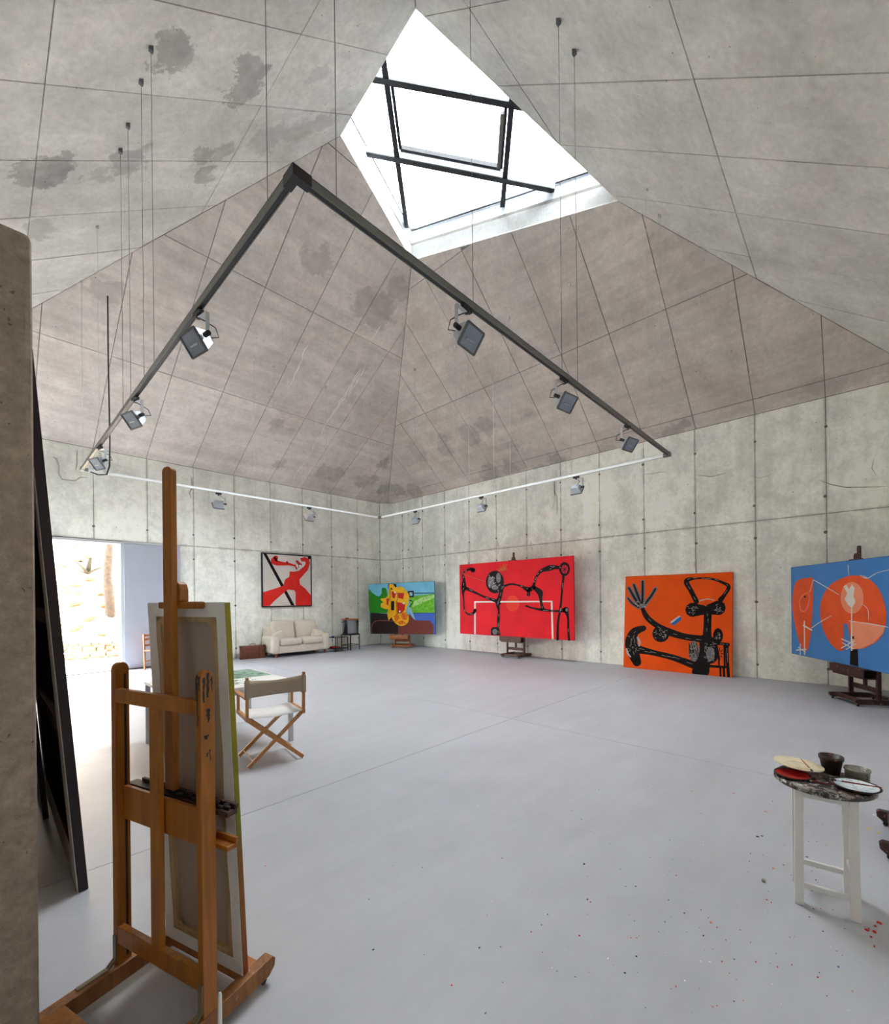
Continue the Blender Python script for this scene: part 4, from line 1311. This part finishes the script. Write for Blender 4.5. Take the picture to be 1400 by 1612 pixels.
# red figure painting hanging on the left wall
yp = YL - .045
c_ = [onplane(x, y, Vector((0, yp, 0)), Vector((0, 1, 0))) for x, y in ((412.5, 870.5), (489.5, 875.5), (490.5, 953.8), (413.3, 955))]
xl_ = (c_[0].x + c_[3].x) / 2; xr_ = (c_[1].x + c_[2].x) / 2; zt_ = (c_[0].z + c_[1].z) / 2; zb_ = (c_[2].z + c_[3].z) / 2
c_ = [Vector((xl_, yp, zt_)), Vector((xr_, yp, zt_)), Vector((xr_, yp, zb_)), Vector((xl_, yp, zb_))]
ph = Painting('wall_painting', 'black-framed white painting with a red figure, hanging above the sofa', c_, .03, flat('off_white', (214, 208, 202)), None, K4(350, 840, 4), framed=(.035, M['black']))
ph.layer('black_band', BLK, polys=[[(258, 125), (277, 124), (456, 452), (434, 452)], [(537, 142), (558, 143), (558, 156), (543, 168)], [(484, 232), (508, 212), (512, 222), (492, 238)]])
ph.layer('red_figure', flat('figure_red', (222, 46, 40), .5, .08, 3), polys=[
    [(255, 370), (330, 347), (385, 328), (415, 352), (385, 375), (330, 422), (300, 455), (257, 457)],
    [(385, 328), (397, 288), (422, 272), (425, 238), (455, 240), (485, 232), (510, 262), (486, 290), (490, 320), (455, 358), (415, 352)],
    [(490, 320), (522, 345), (560, 390), (562, 455), (462, 452), (462, 370), (452, 354)],
    [(485, 232), (510, 212), (526, 190), (522, 176), (500, 176), (490, 156), (520, 147), (546, 160), (553, 185), (540, 228), (510, 262)]],
    strokes=[[(338, 152, 14), (326, 172, 20), (345, 184, 16), (385, 190, 11), (420, 192, 8), (450, 200, 6), (485, 205, 8)], [(470, 175, 7), (482, 188, 9), (495, 195, 7)], [(408, 180, 7), (410, 188, 5)], [(465, 205, 6), (468, 222, 5)]])
ph.layer('white_teeth', WHT, polys=[[(462, 196), (476, 190), (480, 208), (468, 212)], [(482, 198), (495, 196), (494, 212), (484, 210)]])

# ------------------------------------------------------------------ sofa
sf = empty('sofa', (6.36, 12.12, 0), math.radians(-1), label='cream two-seat sofa standing against the left wall under the hanging painting', cat='sofa')
MB().rbox((-.84, -.38, .11), (.84, .38, .34), .03).build('base', M['cream'], sf)
MB().rbox((-.84, .18, .2), (.84, .42, .84), .07).build('back_frame', M['cream'], sf)
for s in (-1, 1):
    a, b = sorted((s * .67, s * .9))
    MB().rbox((a, -.42, .11), (b, .36, .60), .085, 4).build('arm', M['cream'], sf)
    a, b = sorted((s * .01, s * .67))
    MB().rbox((a, -.43, .33), (b, .14, .50), .06, 4, puff=.03).build('seat_cushion', M['cream'], sf)
    m = MB().rbox((a - .04 * (s < 0), -.1, -.28), (b + .04 * (s > 0), .1, .28), .08, 4, puff=.03)
    m.xf(Matrix.Translation((0, .12, .74)) @ Matrix.Rotation(math.radians(-12), 4, 'X')).build('back_cushion', M['cream'], sf)
    m = MB().rbox((-.18, -.06, -.13), (.18, .06, .13), .05, 3, puff=.02)
    m.xf(Matrix.Translation((s * .62, -.12, .58)) @ Matrix.Rotation(math.radians(s * 18), 4, 'Y')).build('arm_cushion', M['cream'], sf)
    for y in (-.33, .33):
        MB().lathe([(0, .12), (.035, .12), (.04, .09), (.025, .02), (.02, 0), (0, 0)], (s * .76, y, 0), 12).build('foot', M['redwood'], sf)

# suitcase
su = empty('suitcase', (5.12, 12.24, 0), math.radians(-14), label='old brown leather suitcase standing on the floor left of the sofa', cat='suitcase')
MB().rbox((-.32, -.1, 0), (.32, .1, .36), .02, 2).build('body', M['leather'], su)
MB().box((-.324, -.104, .255), (.324, .104, .265)).build('lid_seam', M['leather_dark'], su)
for x in (-.2, .2): MB().box((x - .018, -.106, .0), (x + .018, .106, .364)).build('strap', M['leather'], su)
for x in (-.3, .3):
    MB().box((x - .024, -.105, 0), (x + .024, .105, .05)).build('corner_cap', M['leather_dark'], su)
    MB().box((x - .024, -.105, .31), (x + .024, .105, .363)).build('corner_cap', M['leather_dark'], su)
MB().tube([(-.08, 0, .36), (-.07, 0, .395), (0, 0, .405), (.07, 0, .395), (.08, 0, .36)], .008, 8).build('handle', M['leather_dark'], su)

# side table
tb = empty('side_table', (7.60, 11.9, 0), math.radians(8), label='small black metal side table with glass top, right of the sofa', cat='table')
hwid = .25
for sx in (-1, 1):
    for sy in (-1, 1): MB().bar((sx * hwid, sy * hwid, 0), (sx * hwid, sy * hwid, .45), .018, .018).build('leg', M['black'], tb)
for z in (.44, .09):
    m = MB()
    for a, b in (((-1, -1), (1, -1)), ((1, -1), (1, 1)), ((1, 1), (-1, 1)), ((-1, 1), (-1, -1))): m.bar((a[0] * hwid, a[1] * hwid, z), (b[0] * hwid, b[1] * hwid, z), .016, .016)
    m.build('rail', M['black'], tb)
MB().box((-hwid + .008, -hwid + .008, .443), (hwid - .008, hwid - .008, .449)).build('glass_top', M['glass'], tb)
MB().box((-hwid + .008, -hwid + .008, .093), (hwid - .008, hwid - .008, .099)).build('glass_shelf', M['black'], tb)
o = MB().lathe([(0, 0), (.035, 0), (.05, .02), (.055, .035), (.05, .035), (.03, .012), (0, .01)], n=16).build('bowl', flat('bowl_blue', (60, 70, 150)), label='small blue bowl on the black side table', cat='bowl')
o.location = (7.42, 11.8, .4495)
o = MB().rbox((-.12, -.09, 0), (.12, .09, .055), .02, 2).build('bag', flat('bag_red', (150, 40, 36)), label='red bundle lying on the lower shelf of the side table', cat='bag')
o.location = (7.52, 11.9, .0995)

# steel pot on its stand
dm = empty('pot_stand', (8.1, 11.85, 0), math.radians(10), label='black metal stand beneath the big stainless steel pot', cat='stand')
for sx in (-1, 1):
    for sy in (-1, 1): MB().bar((sx * .2, sy * .2, 0), (sx * .2, sy * .2, .5), .022, .022).build('leg', M['black'], dm)
m = MB()
for a, b in (((-1, -1), (1, -1)), ((1, -1), (1, 1)), ((1, 1), (-1, 1)), ((-1, 1), (-1, -1))): m.bar((a[0] * .2, a[1] * .2, .16), (b[0] * .2, b[1] * .2, .16), .016, .016)
m.build('stretcher', M['black'], dm)
MB().lathe([(.29, .485), (.30, .485), (.30, .51), (.0, .51), (0, .5), (.29, .5)], n=32, smooth=False).build('tray_ring', M['black'], dm)
dp = empty('steel_pot', (8.1, 11.85, .511), label='big stainless steel pot with wooden lid on a black stand, near the corner', cat='pot')
MB().lathe([(0, 0), (.255, 0), (.262, .01), (.262, .45), (.268, .455), (.268, .465), (.25, .465), (.25, .02), (0, .02)], n=40).build('body', M['stainless'], dp)
MB().lathe([(0, .44), (.25, .44), (.285, .466), (.285, .485), (0, .485)], n=32, smooth=False).build('lid', M['orange_wood'], dp)
MB().box((-.17, -.04, .485), (-.09, .04, .52)).build('lid_knob', M['brown_wood'], dp)
for s in (-1, 1): MB().tube([(s * .26, -.07, .39), (s * .3, -.06, .39), (s * .31, 0, .39), (s * .3, .06, .39), (s * .26, .07, .39)], .009, 8).build('handle', M['black'], dp)

# wooden chair mostly hidden behind the canvas
oc = empty('wooden_chair', atz(247, 1052) + Vector((0, -.1, 0)), math.radians(35), label='narrow orange wooden chair by the sliding door, mostly hidden behind the easel canvas', cat='chair')
for x in (-.19, .19):
    MB().bar((x, .18, 0), (x, .2, .84), .032, .032).build('back_leg', M['orange_wood'], oc)
    MB().bar((x, -.18, 0), (x, -.18, .44), .032, .032).build('front_leg', M['orange_wood'], oc)
MB().rbox((-.21, -.2, .44), (.21, .2, .465), .01, 2).build('seat', M['orange_wood'], oc)
for z in (.58, .72, .81): MB().box((-.175, .182, z - .025), (.175, .198, z + .02)).build('back_slat', M['orange_wood'], oc)
for y in (-.18, .18): MB().bar((-.19, y, .2), (.19, y, .2), .02, .02).build('rung', M['orange_wood'], oc)

# ------------------------------------------------------------------ work table with printed sheets
Rc = camw(-1.75, 4.95); ax1 = Vector((0, 1, 0)); 
wt = empty('work_table', (Rc.x, Rc.y, 0), 0, label='white square work table behind the folding chair', cat='table')
# table square with the room: corner R, running +Y and -X
Lx, Ly = 1.16, 1.2
MB().box((-Lx, 0, .672), (.03, Ly, .70)).build('table_top', M['white_paint'], wt, bevel=.003)
for x in (-Lx + .03, 0):
    for y in (.03, Ly - .03): MB().box((x - .022, y - .022, 0), (x + .022, y + .022, .672)).build('leg', M['frame'], wt, bevel=.003)
MB().box((-Lx + .03, .02, .62), (0, .035, .672)).build('apron', M['frame'], wt)
for k, (x0_, y0_, x1_, y1_, rot, mt, lab) in enumerate([(-.75, .52, .01, 1.19, 0, 'green_print', 'grey-green print sheet at the far side of the white work table'), (-.98, .05, -.25, .5, -2, 'paper', 'white drawing sheet with green marks on the white work table')]):
    o = MB().box((x0_, y0_, 0), (x1_, y1_, .0012)).build('print_sheet', M[mt], label=lab, cat='print')
    o.location = Rc + UP * (.7005 + .0015 * k); o.rotation_euler.z = math.radians(rot)
    m = MB(); r3 = random.Random(9 + k)
    for j in range(60 if k else 40):
        x = r3.uniform(x0_ + .05, x1_ - .05); y = r3.uniform(y0_ + .05, y1_ - .05)
        q = [(x, y, .0016)]
        for _ in range(4): q.append((min(max(q[-1][0] + r3.uniform(-.05, .05), x0_ + .02), x1_ - .02), min(max(q[-1][1] + r3.uniform(-.04, .04), y0_ + .02), y1_ - .02), .0016))
        m.tube(q, .0018, 3, caps=False)
    m.build('ink_marks', flat('ink_green', (70, 105, 80) if k else (96, 128, 106)), o, kind='stuff')

# ------------------------------------------------------------------ director's chair
FL = camw(-1.878, 4.127)
wdir = camw(.798, .602).normalized(); ddir = camw(-.575, .818).normalized()
ch = empty('director_chair', FL + wdir * .255 + ddir * .2, math.atan2(wdir.y, wdir.x), label='folding beech chair with taupe canvas back and white seat, seen from behind', cat='chair')
hw, hd = .265, .2
for y in (-hd, hd):
    for s in (-1, 1):
        oy = y + (.012 if s > 0 else -.012)
        MB().bar((-s * hw * .97, oy, .012), (s * hw, oy, .47), .036, .020, up=(0, 1, 0)).build('leg', M['beech'], ch, bevel=.002)
for s in (-1, 1):
    MB().bar((s * hw, -hd - .03, .475), (s * hw, hd + .03, .475), .03, .04).build('seat_rail', M['beech'], ch, bevel=.003)
    MB().bar((s * (hw + .004), -hd, .46), (s * (hw + .004), -hd - .015, .875), .034, .026, up=(1, 0, 0)).build('back_post', M['beech'], ch, bevel=.003)
    MB().bar((s * (hw + .004), hd - .03, .46), (s * (hw + .004), hd - .03, .665), .03, .026, up=(1, 0, 0)).build('arm_post', M['beech'], ch, bevel=.003)
    MB().bar((s * (hw + .004), -hd - .02, .675), (s * (hw + .004), hd + .04, .675), .048, .018).build('armrest', M['beech'], ch, bevel=.003)
    MB().tube([(s * hw * .8, -hd, .06), (s * hw * .8, hd, .06)], .009, 8).build('foot_rung', M['beech'], ch)
MB().bar((-.1, -hd + .0, .37), (.16, hd, .37), .012, .022).build('cross_rail', M['beech'], ch)
m = MB(); n = 12
for (nm, y0_, z0_, y1_, z1_) in (('seat', -hd - .02, .492, hd + .02, .492),):
    vs = []
    for i in range(n + 1):
        x = -hw + 2 * hw * i / n; sag = .022 * math.sin(PI * i / n)
        vs += [(x, y0_, z0_ - sag), (x, y1_, z1_ - sag), (x, y0_, z0_ - sag - .004), (x, y1_, z1_ - sag - .004)]
    fs = []
    for i in range(n):
        a = 4 * i
        fs += [(a, a + 4, a + 5, a + 1), (a + 2, a + 3, a + 7, a + 6), (a, a + 2, a + 6, a + 4), (a + 1, a + 5, a + 7, a + 3)]
    m.add(vs, fs, 0, True); m.build('seat_cloth', M['white_cloth'], ch)
m = MB(); vs = []; fs = []
for i in range(n + 1):
    x = -hw - .022 + 2 * (hw + .022) * i / n; sag = .035 * math.sin(PI * i / n)
    for z in (.68, .735, .79, .845):
        vs.append((x, -hd - .035 + sag, z + .012 * (math.cos(2 * PI * i / n) - 1) * (z > .8)))
for i in range(n):
    for j in range(3):
        a = 4 * i + j; fs.append((a, a + 4, a + 5, a + 1))
m.add(vs, fs, 0, True)
bk = m.build('back_cloth', M['canvas_cloth'], ch)
sol = bk.modifiers.new('s', 'SOLIDIFY'); sol.thickness = .004
for s in (-1, 1):
    MB().box((s * (hw + .004) - .02, -hd - .038, .68), (s * (hw + .004) + .02, -hd + .012, .845)).build('cloth_sleeve', M['canvas_cloth'], ch, bevel=.006)

# ------------------------------------------------------------------ paint stool
def dirty_mat(name, base, others, sc_=22):
    t = NT(name)
    c = base
    for i, (cc, th) in enumerate(others):
        k = t.noise(t.vm('ADD', t.pos(obj=True), (i * 3.1, i * 1.7, 0)).outputs[0], sc_ * (1 + .3 * i), 5, .65)
        c = t.mix(t.rng(k, th, th + .03), c, srgb(*cc))
    t.bump(t.noise(t.pos(obj=True), 40, 5), .6, .004)
    return t.out(c, .45)


M['crusty_top'] = dirty_mat('paint_crusted_stool_top', srgb(40, 32, 32), [((130, 124, 114), .50), ((200, 200, 195), .58), ((130, 60, 40), .60), ((30, 20, 22), .6)])
M['crusty_dark'] = dirty_mat('paint_crusted_cup', srgb(34, 22, 18), [((110, 60, 30), .58), ((60, 35, 25), .6)], 30)
M['crusty_grey'] = dirty_mat('paint_streaked_grey', srgb(140, 136, 124), [((70, 60, 55), .55), ((200, 195, 185), .62)], 24)
M['palette_white'] = dirty_mat('blue_white_paint', srgb(190, 205, 215), [((225, 230, 235), .5), ((110, 130, 150), .62)], 30)
M['red_plate'] = dirty_mat('wet_red_paint', srgb(170, 26, 22), [((120, 14, 14), .58)], 20)
M['beige'] = plain('beige_plate', srgb(222, 210, 178), .5, var=.15, scale=18)

lc = [Vector((2.905, .235, 0)), Vector((2.935, .005, 0)), Vector((3.15, .033, 0)), Vector((3.12, .263, 0))]
ctr = sum(lc, Vector()) / 4
stl = empty('round_stool', ctr, math.atan2(lc[2].y - lc[1].y, lc[2].x - lc[1].x), label='white-legged round stool with a paint-crusted top, used as a palette stand', cat='stool')
q = .108
for sx in (-1, 1):
    for sy in (-1, 1): MB().bar((sx * q, sy * q, 0), (sx * q * .97, sy * q * .97, .605), .038, .038, up=(0, 1, 0)).build('leg', M['white_paint'], stl, bevel=.003)
for a, b, z, w_ in (((-1, -1), (-1, 1), .10, .028), ((1, -1), (1, 1), .12, .028), ((-1, -1), (1, -1), .19, .024), ((-1, 1), (1, 1), .19, .024)):
    MB().bar((a[0] * q, a[1] * q, z), (b[0] * q, b[1] * q, z), .02, w_).build('stretcher', M['white_paint'], stl, bevel=.003)
for a, b in (((-1, -1), (-1, 1)), ((1, -1), (1, 1)), ((-1, -1), (1, -1)), ((-1, 1), (1, 1))):
    MB().bar((a[0] * q, a[1] * q, .568), (b[0] * q, b[1] * q, .568), .018, .024).build('apron', M['white_paint'], stl)
MB().lathe([(0, .603), (.2, .603), (.208, .609), (.208, .624), (.2, .631), (0, .631)], n=40).build('seat', M['crusty_top'], stl)
ZT = .6315


def place(o, px, py, z=ZT, rz=0):
    p = atz(px, py, z); o.location = (p.x, p.y, z); o.rotation_euler.z = rz
    return o


def cup(name, label, mat, r1, r2, h, px, py):
    e = place(empty(name, (0, 0, 0), label=label, cat='pot', group='paint pots on the stool'), px, py)
    MB().lathe([(0, 0), (r1, 0), (r2, h * .82), (r2 + .004, h * .82), (r2 + .004, h), (r2 - .002, h), (r1 - .004, .008), (0, .008)], n=28).build('body', mat, e)
    MB().lathe([(0, h * .45), ((r1 + r2) / 2 - .003, h * .45)], n=20).build('paint_inside', M['black_edge'], e)


cup('paint_pot', 'dark paint-crusted flowerpot-shaped cup on the stool', M['crusty_dark'], .036, .05, .095, 1309, 1217)
cup('paint_pot', 'short grey paint-streaked cup at the back right of the stool', M['crusty_grey'], .049, .050, .055, 1350, 1226)


def plate(name, label, mat, r, px, py, z, tilt=0, inner=None, th=.012, ring=False):
    o = empty(name, (0, 0, 0), label=label, cat='plate', group='paint plates on the stool')
    MB().lathe([(0, 0), (r * .7, 0), (r, th), (r, th + .004), (r * .7, .006), (0, .006)], n=36).build('dish', mat, o)
    if inner: MB().lathe([(0, .0062), (r * .7, .0065), (r * .9, th + .002)], n=30).build('paint_layer', inner, o)
    if ring: MB().tube([(r * .5 * math.cos(k * PI / 12), r * .5 * math.sin(k * PI / 12), .0075) for k in range(25)], .002, 6, caps=False).build('raised_ring', mat, o)
    place(o, px, py, z)
    o.rotation_euler = (tilt, tilt * .5, 0)
    return o


plate('paint_plate', 'plate of wet red paint under the beige plate on the stool', M['crusty_dark'], .08, 1248, 1222, ZT + .0, inner=M['red_plate'])
plate('paint_plate', 'beige plate resting on the pot and the red plate, edge over the stool rim', M['beige'], .110, 1257, 1206, ZT + .028, .06, ring=True)
plate('paint_plate', 'thick round palette covered in blue-white paint, right side of the stool', M['crusty_dark'], .095, 1348, 1242, ZT + .0, inner=M['palette_white'], th=.018)


def brush(label, px0, py0, z0, px1, py1, z1, mat, r=.0035, tip=None):
    a, b = atz(px0, py0, z0), atz(px1, py1, z1)
    e = empty('paintbrush', a, label=label, cat='brush', group='brushes on the stool')
    d = b - a
    MB().tube([d * 0, d * .35, d * .75], [r * .6, r, r], 8).build('handle', mat, e)
    MB().tube([d * .75, d * .85], [r, r * 1.2], 8).build('ferrule', M['alu'], e)
    MB().tube([d * .85, d * .93, d], [r * 1.2, r * 1.5, r * .4], 8).build('bristles', tip or M['black_edge'], e)


RED = flat('brush_red', (120, 30, 30)); PNK = flat('brush_pinkish', (150, 110, 100))
brush('pale brush lying across the beige plate', 1261.5, 1195, ZT + .066, 1280, 1214.5, ZT + .052, PNK)
brush('dark red brush lying across the blue-white palette', 1389, 1240, ZT + .027, 1305, 1226.5, ZT + .023, RED)
brush('red brush lying on the stool between the two plates', 1305, 1235, ZT + .005, 1270, 1228, ZT + .006, RED)

# pebble
o = MB().rbox((-.011, -.009, 0), (.011, .009, .014), .005, 2).build('pebble', M['crusty_grey'], label='small grey-brown pebble on the floor left of the stool', cat='stone')
o.location = atz(1202.5, 1388)
# white stick
a = camw(-.715, 1.36); b = camw(-.66, 1.25)
ws = MB().tube([(b.x, b.y, 0), ((a.x + b.x) / 2, (a.y + b.y) / 2, .2), (a.x, a.y, .372), (a.x, a.y, .378)], [.007, .0065, .0055, .003], 10).build('white_stick', M['gesso'], label='thin white-painted stick standing in front of the easel foot', cat='stick')

# third dark easel, only its two front feet reach into the picture
fa, fb = camw(3.06, 3.05), camw(2.69, 2.66)
mid = (fa + fb) / 2 - RT * .05
e5 = make_easel('studio_easel', 'dark easel at the right edge, only its rounded paint-stained feet in view', Vector((mid.x + .0, mid.y - .325, 0)), 0, 'dark_wood', tray_z=.7, tall=2.0)

# paint specks on the floor
m = MB(); rs = random.Random(21)
cols = [flat('speck_red', (190, 40, 36)), flat('speck_dark', (50, 52, 60)), flat('speck_white', (235, 235, 235)), flat('speck_yellow', (225, 200, 40)), flat('speck_blue', (60, 80, 170)), flat('speck_coral', (205, 130, 120))]


def speck(c, r, mi):
    n = 7; ph = rs.uniform(0, 6)
    el_ = rs.uniform(.5, 1)
    m.prism([c + Vector((math.cos(ph + k * 2 * PI / n) * r * rs.uniform(.7, 1.2), math.sin(ph + k * 2 * PI / n) * r * el_ * rs.uniform(.7, 1.2), .0003)) for k in range(n)], (0, 0, .0008), mi)


for (px, py, r, mi) in [(1369, 1305, .012, 3), (1383, 1311, .014, 3), (1366, 1304, .009, 3), (1370, 1305, .007, 2), (1376, 1283, .01, 2), (1385, 1453, .012, 0), (1378, 1458, .01, 0), (1365, 1464, .012, 0), (1377, 1467, .012, 0), (1372, 1475, .01, 0), (1368, 1462, .008, 0),
                        (1218, 1367, .011, 5), (1206, 1278, .012, 5), (1155, 1249, .012, 5), (1193, 1317, .012, 1), (1200, 1316, .008, 1), (1182, 1344, .006, 1), (1271, 1349, .008, 1), (1180, 1356, .004, 1), (588, 1495, .006, 1), (418, 1363, .008, 5), (755, 1492, .007, 1), (925, 1416, .008, 1), (920, 1360, .008, 1), (1377, 1490, .008, 0), (916, 1290, .006, 4), (1120, 1452, .01, 5)]:
    speck(atz(px, py), r, mi)
for k in range(230):
    px = rs.triangular(560, 1400, 1330); py = rs.uniform(1160, 1600)
    speck(atz(px, py), rs.uniform(.0015, .0055), rs.choice([0, 1, 1, 1, 2, 5, 0, 4]))
tag(m.build('paint_specks', cols), 'tiny dried paint specks scattered over the floor around the stool', 'paint', kind='stuff')
